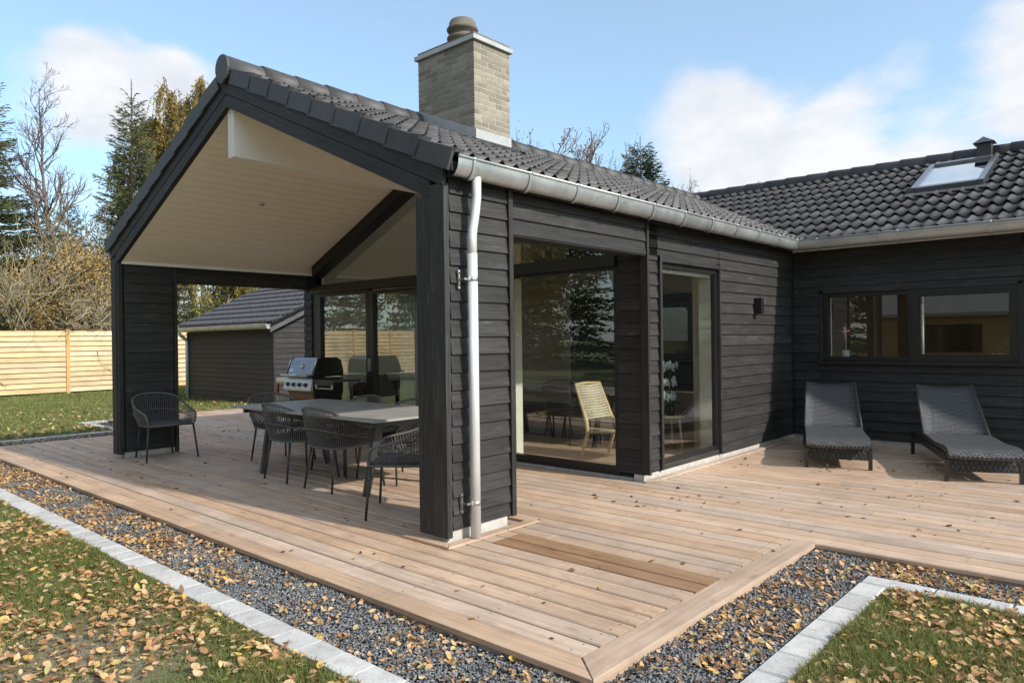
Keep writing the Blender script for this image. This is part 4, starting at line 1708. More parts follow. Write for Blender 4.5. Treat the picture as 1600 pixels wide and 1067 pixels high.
# ---------------------------------------------------------------- wicker sun loungers
def make_lounger(label):
    """x runs from the foot end to the back, y across; origin under the middle of the foot end"""
    t = empty('sun_lounger')
    tag(t, label, 'sun lounger', 'wicker loungers by the cross wing wall')
    w = 0.31
    WK = MAT['wicker']
    # seat: thick rounded slab that rolls over at the foot end
    prof = [(-0.075, 0.235), (-0.09, 0.265), (-0.075, 0.300), (-0.02, 0.325), (0.10, 0.335), (0.5, 0.315), (1.04, 0.330), (1.04, 0.285), (0.5, 0.27), (0.05, 0.285), (-0.03, 0.26), (-0.045, 0.235)]
    s = MB()
    n = 6
    vs = []
    for j in range(n + 1):
        y = -w + 2 * w * j / n
        dip = -0.010 * math.cos(math.pi * y / (2 * w))
        vs += [(x, y, z + dip) for x, z in prof]
    k = len(prof)
    fs = []
    for j in range(n):
        for i in range(k):
            i2 = (i + 1) % k
            fs.append((j * k + i2, j * k + i, (j + 1) * k + i, (j + 1) * k + i2))
    fs.append(tuple(range(k)))
    fs.append(tuple(n * k + i for i in range(k))[::-1])
    s.add(vs, fs, False)
    st = s.build('seat', WK, t)
    # backrest, slightly hollow, leaning back
    b = MB()
    L = 0.76
    ang = R(42)
    vs = []
    rows, cols_ = 8, 6
    for side in (0, 1):
        for i in range(rows + 1):
            u = L * i / rows
            for j in range(cols_ + 1):
                v = -1 + 2 * j / cols_
                ww = w * (1.0 - 0.10 * (i / rows))
                hollow = -0.022 * (1 - v * v) - (0.028 if side else 0)
                topcut = -0.022 * (1 - v * v) * (i / rows) ** 4
                x = 1.045 + (u + topcut) * math.cos(ang) - hollow * math.sin(ang)
                z = 0.325 + (u + topcut) * math.sin(ang) + hollow * math.cos(ang)
                vs.append((x, v * ww, z))
    c1 = cols_ + 1
    off = (rows + 1) * c1
    fs = []
    for i in range(rows):
        for j in range(cols_):
            a0 = i * c1 + j
            fs.append((a0, a0 + c1, a0 + c1 + 1, a0 + 1))
            fs.append((off + a0, off + a0 + 1, off + a0 + c1 + 1, off + a0 + c1))
    for i in range(rows):
        for j in (0, cols_):
            a0 = i * c1 + j
            f = (a0, off + a0, off + a0 + c1, a0 + c1)
            fs.append(f if j else f[::-1])
    for j in range(cols_):
        a0 = rows * c1 + j
        fs.append((a0, off + a0, off + a0 + 1, a0 + 1))
        a0 = j
        fs.append((a0, a0 + 1, off + a0 + 1, off + a0))
    b.add(vs, fs, True)
    b.build('backrest', WK, t)
    P = lambda u, v: (1.045 + u * math.cos(ang) + 0.012 * math.sin(ang), v * w * (1 - 0.10 * u / L), 0.325 + u * math.sin(ang) - 0.012 * math.cos(ang))
    for sv in (-1.0, 1.0):
        MB().tube([P(0, sv), P(L, sv)], 0.016, 6).build('back_edge', MAT['wicker'], t)
    fr = MB()
    for y in (-1, 1):
        fr.box((0.02, y * w - 0.018, 0.20), (1.78, y * w + 0.018, 0.265))
    fr.box((1.745, -w + 0.018, 0.20), (1.78, w - 0.018, 0.265))
    fr.build('base_frame', MAT['wicker_black'], t)
    MB().box((0.0, -w + 0.02, 0.10), (0.022, w - 0.02, 0.25)).build('front_skirt', MAT['wicker_black'], t)
    for x in (0.015, 1.72):
        for y in (-1, 1):
            MB().box((x - 0.018, y * w - 0.02, 0.0), (x + 0.018, y * w + 0.02, 0.21)).build('leg', MAT['enamel'], t)
    MB().tube([(1.22, 0.24, 0.26), (1.38, 0.24, 0.59)], 0.010, 6).tube([(1.22, -0.24, 0.26), (1.38, -0.24, 0.59)], 0.010, 6).build('support_strut', MAT['enamel'], t)
    return t


l0 = make_lounger('dark wicker sun lounger near the inner corner, left of the pair under the window')
l0.location = (4.58, -1.15, 0.001)
l0.rotation_euler = (0, 0, R(20.5))
l1 = copy_tree(l0)
l1['label'] = 'dark wicker sun lounger at the right edge, its black side rail showing'
l1.location = (4.645, -2.455, 0.001)
l1.rotation_euler = (0, 0, R(22.5))

# ================================================================ THINGS INSIDE, SEEN THROUGH THE GLASS
ch = empty('easy_chair', (3.58, 1.00, 0.03), R(268))
tag(ch, 'light oak easy chair with woven cord back behind the big glass pane', 'chair')
OK = MAT['oak']
for sy in (-1, 1):
    MB().tube([(0.30, sy * 0.27, 0.40), (0.33, sy * 0.28, 0.0)], [0.022, 0.016], 8).build('leg', OK, ch)
    MB().tube([(-0.40, sy * 0.23, 0.86), (-0.22, sy * 0.25, 0.42), (-0.20, sy * 0.26, 0.30), (-0.30, sy * 0.27, 0.0)], [0.018, 0.024, 0.024, 0.016], 8).build('leg', OK, ch)
    MB().tube([(0.32, sy * 0.27, 0.36), (-0.22, sy * 0.26, 0.31)], 0.018, 8).build('side_rail', OK, ch)
MB().tube([(-0.40, -0.23, 0.85), (-0.42, 0, 0.86), (-0.40, 0.23, 0.85)], 0.018, 8).tube([(-0.24, -0.25, 0.46), (-0.24, 0.25, 0.46)], 0.014, 8).build('back_rail', OK, ch)
bk = MB()
for k in range(13):
    z = 0.47 + 0.03 * k
    x = -0.245 - 0.155 * (z - 0.46) / 0.40
    bk.tube([(x, -0.235, z), (x + 0.03, 0, z - 0.004), (x, 0.235, z)], 0.0165, 6)
bk.build('woven_back', MAT['weave_light'], ch)
MB().box((-0.24, -0.25, 0.325), (0.33, 0.25, 0.365)).build('seat', MAT['weave_light'], ch, bevel=0.012)
MB().box((-0.26, -0.22, 0.37), (0.20, 0.22, 0.45)).build('cushion', MAT['pillow'], ch, bevel=0.035)

st = empty('stool', (4.40, 0.74, 0.03))
tag(st, 'round light oak stool behind the tall side window', 'stool')
MB().lathe([(0.17, 0), (0.185, 0.012), (0.185, 0.026), (0.165, 0.03)], 22, (0, 0, 0.42)).build('seat', OK, st)
for k in range(3):
    a_ = R(25 + 120 * k)
    MB().tube([(0.12 * math.cos(a_), 0.12 * math.sin(a_), 0.42), (0.17 * math.cos(a_), 0.17 * math.sin(a_), 0.0)], [0.017, 0.012], 8).build('leg', OK, st)

orr = random.Random(11)
op = empty('orchid', (4.36, 0.72, 0.481))
tag(op, 'white flowering orchid on the oak stool behind the tall side window', 'plant')
MB().lathe([(0.045, 0), (0.062, 0.07), (0.066, 0.115), (0.06, 0.115)], 16, (0, 0, 0.0)).build('pot', MAT['enamel'], op)
sm = MB()
for q in range(3):
    h = 0.24 + 0.18 * q
    sm.tube(bez([(0, 0, 0.10), (0.03 * (q - 1), 0.02, 0.10 + h * 0.6), (0.03 * (q - 1), 0.0, h + 0.03), (0.10, -0.02, h)], 4), 0.005, 5)
sm.build('stem', MAT['green_leaf'], op)
lf = MB()
for k in range(6):
    a_ = k * 1.05
    d = Vector((math.cos(a_), math.sin(a_), 0))
    s_ = Vector((-d.y, d.x, 0)) * 0.035
    b_ = Vector((0, 0, 0.11))
    lf.add([b_, b_ + d * 0.12 + s_ + Vector((0, 0, 0.05)), b_ + d * 0.26 + Vector((0, 0, 0.02)), b_ + d * 0.12 - s_ + Vector((0, 0, 0.05))], [(0, 1, 2, 3)])
lf.build('leaf', MAT['green_leaf'], op)
for q in range(3):
    h = 0.23 + 0.18 * q
    fw = MB()
    for k in range(11):
        c_ = Vector((-0.15 + 0.028 * k + orr.uniform(-.01, .01), orr.uniform(-.03, .03), h + orr.uniform(-.025, .025)))
        for p_ in range(5):
            a_ = 2 * math.pi * p_ / 5 + k
            e_ = Vector((math.cos(a_) * 0.8, orr.uniform(-.3, .3), math.sin(a_)))
            s_ = Vector((-e_.z, 0.2, e_.x)) * 0.016
            fw.add([c_, c_ + e_ * 0.032 + s_ * 1.4, c_ + e_ * 0.056, c_ + e_ * 0.032 - s_ * 1.4], [(0, 1, 2, 3)])
    fw.build('blossom', MAT['petal'], op)

so = empty('daybed', (5.0, 3.1, 0.03))
tag(so, 'low mauve brown daybed inside the room behind the big pane', 'sofa')
MB().box((-0.45, -1.3, 0.10), (0.45, 1.3, 0.40)).build('mattress', MAT['sofa'], so, bevel=0.05)
MB().box((-0.42, -1.27, 0.0), (0.42, 1.27, 0.10)).build('base', MAT['enamel'], so)
so = empty('sofa', (4.35, 5.25, 0.03))
tag(so, 'grey sofa with cushions inside behind the sliding door', 'sofa')
MB().box((-1.1, -0.45, 0.06), (1.1, 0.35, 0.36)).build('seat', MAT['sofa'], so, bevel=0.05)
MB().box((-1.1, 0.2, 0.3), (1.1, 0.42, 0.75)).build('backrest', MAT['sofa'], so, bevel=0.06)
MB().box((-1.25, -0.45, 0.06), (-1.1, 0.42, 0.55)).build('armrest', MAT['sofa'], so, bevel=0.05)
for nm, x, rz, cl in (('left', -0.75, 12, 'pillow'), ('mid', -0.2, -14, 'pillow'), ('right', 0.45, 8, 'sofa')):
    c = MB().box((-0.24, -0.07, -0.22), (0.24, 0.07, 0.22)).build('cushion', MAT[cl], so, Matrix.Translation((x, 0.10, 0.60)) @ Matrix.Rotation(R(rz), 4, 'Z') @ Matrix.Rotation(R(40 + rz), 4, 'Y'), bevel=0.06)
bc = empty('side_chair', (5.25, 1.60, 0.03), R(30))
tag(bc, 'small black chair with arched spindle back deep in the room', 'chair')
MB().box((-0.2, -0.2, 0.42), (0.2, 0.2, 0.455)).build('seat', EN, bc, bevel=0.01)
MB().tube(bez([(-0.2, 0.2, 0.44), (-0.19, 0.22, 0.72), (0, 0.24, 0.86), (0.19, 0.22, 0.72), (0.2, 0.2, 0.44)], 6), 0.013, 6).build('back_hoop', EN, bc)
for k in range(4):
    x = -0.11 + 0.073 * k
    MB().tube([(x, 0.2, 0.45), (x, 0.23, 0.82)], 0.012, 6).build('spindle', MAT['white'], bc)
for sx in (-1, 1):
    for sy in (-1, 1):
        MB().tube([(sx * 0.16, sy * 0.16, 0.42), (sx * 0.2, sy * 0.2, 0.0)], 0.014, 6).build('leg', EN, bc)
cu = MB()
vs = []
fs = []
for k in range(25):
    y = 0.022 * k
    x = 0.02 * math.sin(k * 1.9)
    vs += [(x, y, 0.03), (x, y, 2.35)]
for k in range(24):
    fs.append((2 * k, 2 * k + 2, 2 * k + 3, 2 * k + 1))
cu.add(vs, fs, True)
cuo = cu.build('curtain', MAT['curtain'])
cuo.location = (3.05, 3.72, 0)
so_ = cuo.modifiers.new('thick', 'SOLIDIFY')
so_.thickness = 0.004
tag(cuo, 'pale hanging curtain gathered inside the glass behind the dining table', 'curtain')
kc = MB().box((0, -1.6, 0), (0.6, 1.6, 2.1)).box((-0.02, -1.58, 0.86), (-0.001, 1.58, 0.90))
kco = kc.build('kitchen_cabinet', simple('muted_wood_front', (0.15, 0.115, 0.08), 0.5))
kco.location = (9.28, -3.2, 0.03)
tag(kco, 'tall warm wooden cabinet front inside the cross wing window', 'cabinet')
MB().box((-0.03, -1.0, 0.95), (-0.002, -0.3, 1.55)).build('oven', EN, kco)
# window sill things
fg = empty('table_flag', (6.93, -0.52, 1.107))
tag(fg, 'little red flag with white cross on a pole in a white pot', 'flag')
MB().lathe([(0.045, 0), (0.05, 0.11), (0.043, 0.11)], 16).build('pot', MAT['pot'], fg)
MB().tube([(0, 0, 0.10), (0, 0, 0.46)], 0.004, 6).build('pole', MAT['white'], fg)
MB().box((-0.0015, -0.105, 0.29), (0.0015, -0.004, 0.43)).build('cloth', MAT['red'], fg, Matrix.Rotation(R(-8), 4, 'X'))
MB().box((-0.0022, -0.05, 0.29), (0.0022, -0.035, 0.43)).box((-0.0021, -0.105, 0.352), (0.0021, -0.004, 0.368)).build('cross', MAT['petal'], fg, Matrix.Rotation(R(-8), 4, 'X'))
MB().box((6.82, -2.47, 1.087), (7.05, -0.36, 1.106)).build('inner_sill', MAT['white'], house)
hp = empty('pot_plant', (6.93, -2.26, 1.107))
tag(hp, 'small green pot plant on the sill of the right hand window', 'plant')
MB().lathe([(0.05, 0), (0.065, 0.07), (0.055, 0.07)], 16).build('pot', MAT['pot'], hp)
pf = MB()
for k in range(40):
    a_ = orr.uniform(0, 6.28)
    e_ = Vector((math.cos(a_), math.sin(a_), orr.uniform(-.1, .9))).normalized()
    s_ = e_.cross(Vector((0, 0, 1))).normalized() * 0.012
    b_ = Vector((0, 0, 0.08))
    pf.add([b_, b_ + e_ * 0.09 + s_, b_ + e_ * 0.16 - Vector((0, 0, 0.02)), b_ + e_ * 0.09 - s_], [(0, 1, 2, 3)])
pf.build('leaves', MAT['green_leaf'], hp)

# ================================================================ SHED AND FENCE
MAT['shed_wood'] = wood('grey_brown_shed_board', (0.030, 0.027, 0.023), (0.048, 0.044, 0.038), (0.07, 0.06, 0.05), 0.65, vlo=0.88, vhi=1.15, knots=0.3, bmp=0.3, sat=(0.8, 1.2))
MAT['shed_tile'] = tile_mat('blue_grey_roof_tile', (0.060, 0.060, 0.068), (0.085, 0.085, 0.095), 0.4)
shed = empty('shed', (0, 0, 0))
tag(shed, 'low dark boarded shed with tiled roof and zinc gutter behind the terrace', 'shed')
SX0, SX1, SY0, SY1 = 5.62, 11.4, 12.10, 16.70
GZ = -0.16
sw = MB()
sw.box((SX0, SY0, GZ), (SX1, SY1, 1.86))
zs = lambda x: 1.93 + 0.47 * ((x if x < 8.53 else 17.06 - x) - 5.42)
sw.prism([(SX0, SY0, 1.86), (SX1, SY0, 1.86), (8.53, SY0, zs(8.53) - 0.16)], (0, SY1 - SY0, 0))
shw = sw.build('wall', BP, shed)
clad(shw, NX, (SX0, SY0, 0), 0.0, SY1 - SY0, -0.12, 1.85, MAT['shed_wood'], zbase=-0.10, seed=31)
clad(shw, NY, (SX1, SY0, 0), 0.0, SX1 - SX0, -0.12, 3.2, MAT['black_wood'], zbase=-0.10, seed=32, top=lambda q: zs(SX1 - q) - 0.16)
trim((SX0 - 0.045, SY0 - 0.045, GZ), UP, (1, 0, 0), 1.9, 0.05, 0.05, parent=shed)
trim((SX0 - 0.045, SY1 + 0.045, GZ), UP, (1, 0, 0), 1.9, 0.05, -0.05, parent=shed)
ths = math.atan(0.47)
us = Vector((math.cos(ths), 0, math.sin(ths)))
sr = MB()
for s in (0, 1):
    a = [(5.44, SY0 - 0.22, zs(5.44) - 0.13), (8.53, SY0 - 0.22, zs(8.53) - 0.13), (8.53, SY0 - 0.22, zs(8.53) - 0.06), (5.44, SY0 - 0.22, zs(5.44) - 0.06)]
    if s:
        a = [(17.06 - x, y, z) for x, y, z in a]
    sr.prism(a, (0, SY1 - SY0 + 0.40, 0))
sr.build('roof_underlay', MAT['membrane'], shed)
tf_ = MB()
tv, tf = tile_geo(front=(0.034, 0.042), back=(0.004, 0.012))
for r in range(10):
    for c in range(17):
        M = frame(Vector((5.40, SY1 + 0.16 - 0.306 * c, 1.885)) + us * (0.345 * r), (0, -1, 0), us)
        tf_.add([M @ Vector(v) for v in tv], tf, True)
        M = frame(Vector((17.06 - 5.40, SY0 - 0.22 + 0.306 * c, 1.885)) + Vector((-us.x, 0, us.z)) * (0.345 * r), (0, 1, 0), (-us.x, 0, us.z))
        tf_.add([M @ Vector(v) for v in tv], tf, True)
tag(tf_.build('roof_tile_field', MAT['shed_tile'], shed), kind='stuff')
for i in range(14):
    link('ridge_tile', ridge_tile_mesh(), None, shed, frame((8.53, SY1 + 0.2 - 0.375 * i, zs(8.53) - 0.01), (0, -1, -0.01), (1, 0, 0)))
MAT['grey_fascia'] = wood('grey_fascia_board', (0.07, 0.07, 0.068), (0.12, 0.117, 0.112), (0.1, 0.1, 0.1), 0.6, knots=0.1)
for s in (0, 1):
    for (o0, o1, yy) in ((-0.02, 0.11, -0.235), (0.11, 0.25, -0.222)):
        a = [(5.40, SY0 + yy, zs(5.40) - o1), (8.53, SY0 + yy, zs(8.53) - o1), (8.53, SY0 + yy, zs(8.53) - o0), (5.40, SY0 + yy, zs(5.40) - o0)]
        if s:
            a = [(17.06 - x, y, z) for x, y, z in a]
        MB().prism(a, (0, 0.03, 0)).build('rake_board', MAT['grey_fascia'], shed)
gutter((5.34, SY1 + 0.2, 1.86), (5.34, SY0 - 0.24, 1.86), (-1, 0, 0), r=0.065, parent=shed, brackets=0.7)
MB().tube(bez([(5.34, SY1 - 0.03, 1.83), (5.36, SY1 - 0.02, 1.68), (5.54, SY1 - 0.01, 1.52), (5.555, SY1 - 0.01, 1.40)], 4) + [Vector((5.555, SY1 - 0.01, GZ))], 0.045, 10).build('downpipe', MAT['zinc_new'], shed)

FY = 22.45
FZ = -0.13
for i in range(-8, 5):
    xa, xb = 4.25 + 2.0 * (i - 1), 4.25 + 2.0 * i
    pan = empty('fence', ((xa + xb) / 2, FY, FZ))
    if i == 1:
        lab = 'pale pine fence panel between the amber post and the far black post'
    elif i == 0:
        lab = 'pale pine fence panel at the left edge, ending at the amber post'
    elif i == 2:
        lab = 'pale pine fence panel seen through the open bay beside the shed'
    else:
        lab = 'pale pine fence panel hidden from view, mirrored in the sliding door glass'
    tag(pan, lab, 'fence', 'pale board fence panels along the back lawn')
    for k in range(12):
        z = 0.06 + 0.163 * k
        o = Vector((-0.955, -0.020, z))
        v = Vector((0, -0.045, 0.182)).normalized()
        plank('board', pan, MAT['fence'], o, (1, 0, 0), Vector((0, 0.30, 1)).normalized(), 1.91, 0.158, 0.02)
    MB().box((-0.955, -0.01, 1.995), (0.955, 0.045, 2.02)).build('top_rail', MAT['fence'], pan)
    MB().box((0.962, -0.055, -0.02), (1.062, 0.045, 2.06)).build('post', MAT['post_pine'], pan)
    MB().box((0.955, -0.062, 2.06), (1.069, 0.052, 2.075)).build('post_cap', MAT['fence'], pan)

# ================================================================ TREES
MAT['bark'] = simple('grey_brown_bark', (0.10, 0.082, 0.062), 0.9, var=0.3, scale=6)
MAT['bark_pale'] = simple('pale_mossy_bark', (0.34, 0.29, 0.19), 0.85, var=0.35, scale=3)


def birch_bark_mat():
    """pale mossy stem that turns to purple-brown twigs higher up"""
    m, nt, b = base_mat('pale_birch_to_twig')
    tc = N(nt, 'ShaderNodeTexCoord')
    sp = N(nt, 'ShaderNodeSeparateXYZ')
    nt.links.new(tc.outputs['Object'], sp.inputs['Vector'])
    mr = N(nt, 'ShaderNodeMapRange')
    mr.inputs['From Min'].default_value = 3.0
    mr.inputs['From Max'].default_value = 7.5
    nt.links.new(sp.outputs['Z'], mr.inputs['Value'])
    v = coords(nt, obj_random=False)
    lo = ramp(nt, noise(nt, v, 3.0, 5), [(0.3, (0.20, 0.16, 0.10)), (0.7, (0.36, 0.31, 0.20))])
    c = mixc(nt, mr.outputs['Result'], lo, (0.135, 0.10, 0.092))
    nt.links.new(c, b.inputs['Base Color'])
    b.inputs['Roughness'].default_value = 0.85
    return m


MAT['birch_twig'] = birch_bark_mat()
MAT['twig'] = simple('purple_brown_twig', (0.13, 0.095, 0.08), 0.9, var=0.2)
MAT['birch_bark'] = simple('white_birch_bark', (0.50, 0.47, 0.42), 0.8, var=0.5, scale=5)
MAT['needles'] = leafy('spruce_needles', [(0.30, (0.045, 0.062, 0.028)), (0.5, (0.100, 0.118, 0.050)), (0.68, (0.185, 0.185, 0.080))], 1.3, trans=0.12)
MAT['needles_dark'] = leafy('dark_needles', [(0.3, (0.024, 0.038, 0.019)), (0.7, (0.075, 0.092, 0.040))], 1.0, trans=0.1)
MAT['willow'] = leafy('yellow_green_willow', [(0.30, (0.16, 0.17, 0.045)), (0.5, (0.30, 0.27, 0.07)), (0.68, (0.52, 0.38, 0.09))], 0.7, trans=0.35)
MAT['birch_leaf'] = leafy('yellow_olive_birch', [(0.32, (0.19, 0.17, 0.04)), (0.5, (0.34, 0.25, 0.06)), (0.66, (0.46, 0.32, 0.08))], 0.9, trans=0.35)
MAT['orange'] = leafy('orange_beech', [(0.30, (0.36, 0.20, 0.06)), (0.48, (0.56, 0.37, 0.11)), (0.66, (0.70, 0.54, 0.19))], 0.45, trans=0.35)
MAT['brown_leaf'] = leafy('pink_brown_thicket', [(0.3, (0.19, 0.13, 0.09)), (0.65, (0.36, 0.24, 0.14))], 0.8, trans=0.3)
MAT['dull_green'] = leafy('dull_green_leaf', [(0.3, (0.05, 0.07, 0.024)), (0.55, (0.10, 0.115, 0.035)), (0.7, (0.20, 0.16, 0.05))], 0.6, trans=0.3)


def cross_quads(P, D, L, W, rng):
    """thin leaf diamonds: P centres (n,3), D directions (n,3), L lengths, W widths -> verts, faces"""
    n = len(P)
    rv_ = rng.normal(size=(n, 3))
    S = np.cross(D, rv_)
    S /= (np.linalg.norm(S, axis=1, keepdims=True) + 1e-9)
    L = np.asarray(L).reshape(-1, 1)
    W = np.asarray(W).reshape(-1, 1)
    v = np.stack([P, P + D * L * 0.45 + S * W * 0.5, P + D * L, P + D * L * 0.45 - S * W * 0.5], axis=1).reshape(-1, 3)
    f = np.arange(4 * n).reshape(n, 4)
    return v, f


def unit(a):
    return a / (np.linalg.norm(a, axis=-1, keepdims=True) + 1e-9)


def spruce_data(H, R0, seed, dens=1.0, droop=0.25, open_=1.0, leaf=0.22):
    rng = np.random.default_rng(seed)
    P, D, Ls = [], [], []
    limbs = []
    z = 0.06 * H
    top = H - 0.75
    while z < top:
        fr = 1 - z / H
        r = R0 * (fr ** 0.9) * rng.uniform(0.86, 1.10) + 0.08
        nb = int(rng.integers(5, 8)) if z < 0.88 * H else int(rng.integers(4, 6))
        a0 = rng.uniform(0, 6.28)
        for k in range(nb):
            a = a0 + k * 6.283 / nb + rng.normal() * 0.22
            rl = max(0.22, r * rng.uniform(0.62, 1.18))
            d = np.array([math.cos(a), math.sin(a), 0.0])
            sgn = np.array([-d[1], d[0], 0.0])
            up0 = 0.85 * (1 - fr) ** 2.2 - droop * fr + rng.normal() * 0.05
            zb = z + rng.normal() * 0.07
            m = max(3, int(rl / 0.085 * dens))
            t = np.linspace(0.10, 1, m)
            c = d[None, :] * (rl * t)[:, None]
            c[:, 2] = zb + rl * (up0 * t + 0.34 * droop * t ** 3)
            limbs.append((c[::max(1, m // 3)], 0.012 + 0.016 * fr))
            for i in range(m):
                w = rl * 0.40 * (1 - t[i]) ** 0.6 + 0.07
                for s in (-1, 1):
                    nt_ = max(1, int(w / 0.065 * dens))
                    for q in range(nt_):
                        o = (q + rng.uniform(0, 1)) / nt_
                        P.append(c[i] + sgn * s * w * o + d * w * o * 0.55 + np.array([0, 0, rng.normal() * 0.03 - 0.16 * w * o]))
                        D.append(d * 0.8 + sgn * s * 0.6 + np.array([0, 0, rng.normal() * 0.28 + 0.05]))
                        Ls.append(leaf * rng.uniform(0.55, 1.1))
                P.append(c[i])
                D.append(d + np.array([0, 0, 0.15 + rng.normal() * 0.25]))
                Ls.append(leaf)
        z += rng.uniform(0.30, 0.46) * open_ * (0.65 + 0.5 * fr)
    for q in range(40):                                    # the bare leader
        a = rng.uniform(0, 6.283)
        P.append(np.array([0, 0, top + 0.72 * q / 40]))
        D.append(np.array([math.cos(a) * 0.5, math.sin(a) * 0.5, 0.9]))
        Ls.append(0.10)
    P = np.array(P)
    D = unit(np.array(D))
    v, f = cross_quads(P, D, Ls, np.array(Ls) * 0.21, rng)
    tr = MB()
    tr.tube([(0, 0, -0.15), (0, 0, H * 0.5), (0, 0, H)], [0.014 * H, 0.008 * H, 0.010], 7)
    for c, r in limbs:
        if len(c) > 1:
            tr.tube([(0, 0, float(c[0][2]) - 0.02)] + [tuple(p) for p in c], r, 3, caps=False)
    return (v, f), tr


def grow(rng, segs, ends, p, d, r, L, depth, spread=0.5, up=0.08, wig=0.12, kids=(2, 3), shrink=0.72, minr=0.006):
    """recursive limb: fills segs with polylines and ends with twig tips"""
    pts = [p]
    n = 4
    q = p.copy()
    dd = d.copy()
    for i in range(n):
        dd = dd + rng.normal(size=3) * wig + np.array([0, 0, up])
        dd /= np.linalg.norm(dd)
        q = q + dd * L / n
        pts.append(q)
    segs.append((pts, [max(minr, r * (1 - 0.45 * i / n)) for i in range(n + 1)]))
    if depth == 0:
        ends.append((pts[1], pts[-1]))
        return
    k = int(rng.integers(kids[0], kids[1] + 1))
    for j in range(k + (1 if depth > 1 else 0)):
        i = n if j < 2 else int(rng.integers(1, n))
        nd = dd + rng.normal(size=3) * spread
        nd /= np.linalg.norm(nd)
        grow(rng, segs, ends, pts[i], nd, r * (0.62 if j else 0.72), L * shrink * rng.uniform(0.75, 1.2), depth - 1, spread, up, wig, kids, shrink, minr)


def tree_data(seed, H, r, depth=5, spread=0.5, up=0.1, wig=0.10, kids=(2, 3), shrink=0.72, lean=(0, 0), stems=1, minr=0.005, first=0.3, fan=0.3):
    rng = np.random.default_rng(seed)
    segs, ends = [], []
    for s in range(stems):
        d = np.array([lean[0] + rng.normal() * fan * (stems > 1), lean[1] + rng.normal() * fan * (stems > 1), 1.0])
        d /= np.linalg.norm(d)
        grow(rng, segs, ends, np.array([rng.normal() * 0.12 * (stems > 1), rng.normal() * 0.12 * (stems > 1), -0.12]), d, r, H * first, depth, spread, up, wig, kids, shrink, minr)
    return segs, ends, rng


def tubes_fast(segs):
    """many thin limbs as one mesh: 3-5 sided prisms from numpy"""
    m = MB()
    for pts, rs in segs:
        n = 6 if rs[0] > 0.05 else (4 if rs[0] > 0.02 else 3)
        m.tube([tuple(p) for p in pts], rs, n, caps=False)
    return m


def leaves_on(ends, rng, per, size, droop=0.0, scatter=0.15, aspect=0.6):
    P, D = [], []
    for a, b in ends:
        t = rng.uniform(0, 1.1, size=(per, 1))
        P.append(a + (b - a) * t + rng.normal(size=(per, 3)) * scatter)
        D.append(rng.normal(size=(per, 3)) + np.array([0, 0, -droop]))
    P = np.concatenate(P)
    D = unit(np.concatenate(D))
    L = size * rng.uniform(0.6, 1.3, size=len(P))
    return cross_quads(P, D, L, L * aspect, rng)


def make_tree(name, loc, label, cat, group, trunk, crown=None, tmat=None, cmat=None, rz=0.0, cname='crown', scale=1.0):
    root = empty(name, loc, rz)
    root.scale = (scale,) * 3
    tag(root, label, cat, group)
    if trunk is not None:
        link('trunk', trunk, None, root)
    if crown is not None:
        link(cname, crown, None, root)
    return root


def mesh_of(mb, mat, name='trunk'):
    me = mb.mesh(name)
    me.materials.append(mat)
    return me


LZ = -0.14
# --- spruces
(v, f), tr = spruce_data(11.8, 3.5, 21, 0.95)
make_tree('spruce_tree', (2.75, 26.8, LZ), 'tall green spruce cut by the left edge of the photo', 'tree', None, mesh_of(tr, MAT['bark']), np_mesh('crown', v, f, MAT['needles']))
(v, f), tr = spruce_data(12.9, 2.9, 22, 1.0)
make_tree('spruce_tree', (8.76, 29.0, LZ), 'pointed green spruce rising behind the left slope of the black gable', 'tree', None, mesh_of(tr, MAT['bark']), np_mesh('crown', v, f, MAT['needles']))
(v, f), tr = spruce_data(13.4, 4.8, 23, 0.85, open_=1.0, leaf=0.30)
make_tree('spruce_tree', (33.2, 18.9, LZ), 'dark spruce top showing over the roof between the chimney and the cross wing', 'tree', None, mesh_of(tr, MAT['bark']), np_mesh('crown', v, f, MAT['needles_dark']))
# dark evergreens that fill the gap left of the gable and under the opening
(v, f), tr = spruce_data(8.6, 2.6, 24, 0.8)
dk_t, dk_c = mesh_of(tr, MAT['bark']), np_mesh('crown', v, f, MAT['needles_dark'])
make_tree('evergreen_tree', (7.6, 33.5, LZ), 'dark evergreen behind the bare tangled stems left of the far black post', 'tree', 'dark evergreens behind the fence', dk_t, dk_c)
make_tree('evergreen_tree', (10.8, 33.0, LZ), 'dark evergreen showing beside the far black post above the fence', 'tree', 'dark evergreens behind the fence', dk_t, dk_c, rz=1.9, scale=0.95)
(v, f), tr = spruce_data(3.4, 1.9, 26, 1.0, droop=0.1)
sb_t, sb_c = mesh_of(tr, MAT['bark']), np_mesh('crown', v, f, MAT['needles_dark'])
for i, (x, y, s, lb) in enumerate(((2.6, 24.3, 0.9, 'low dark green conifer just over the fence at the left edge'), (4.2, 24.9, 0.75, 'low dark green conifer just over the fence, right of the fence post'),
                                   (6.3, 25.0, 0.8, 'low dark green conifer over the fence beside the far black post'))):
    make_tree('small_conifer', (x, y, LZ), lb, 'tree', 'low conifers behind the fence', sb_t, sb_c, rz=i * 1.3, scale=s)

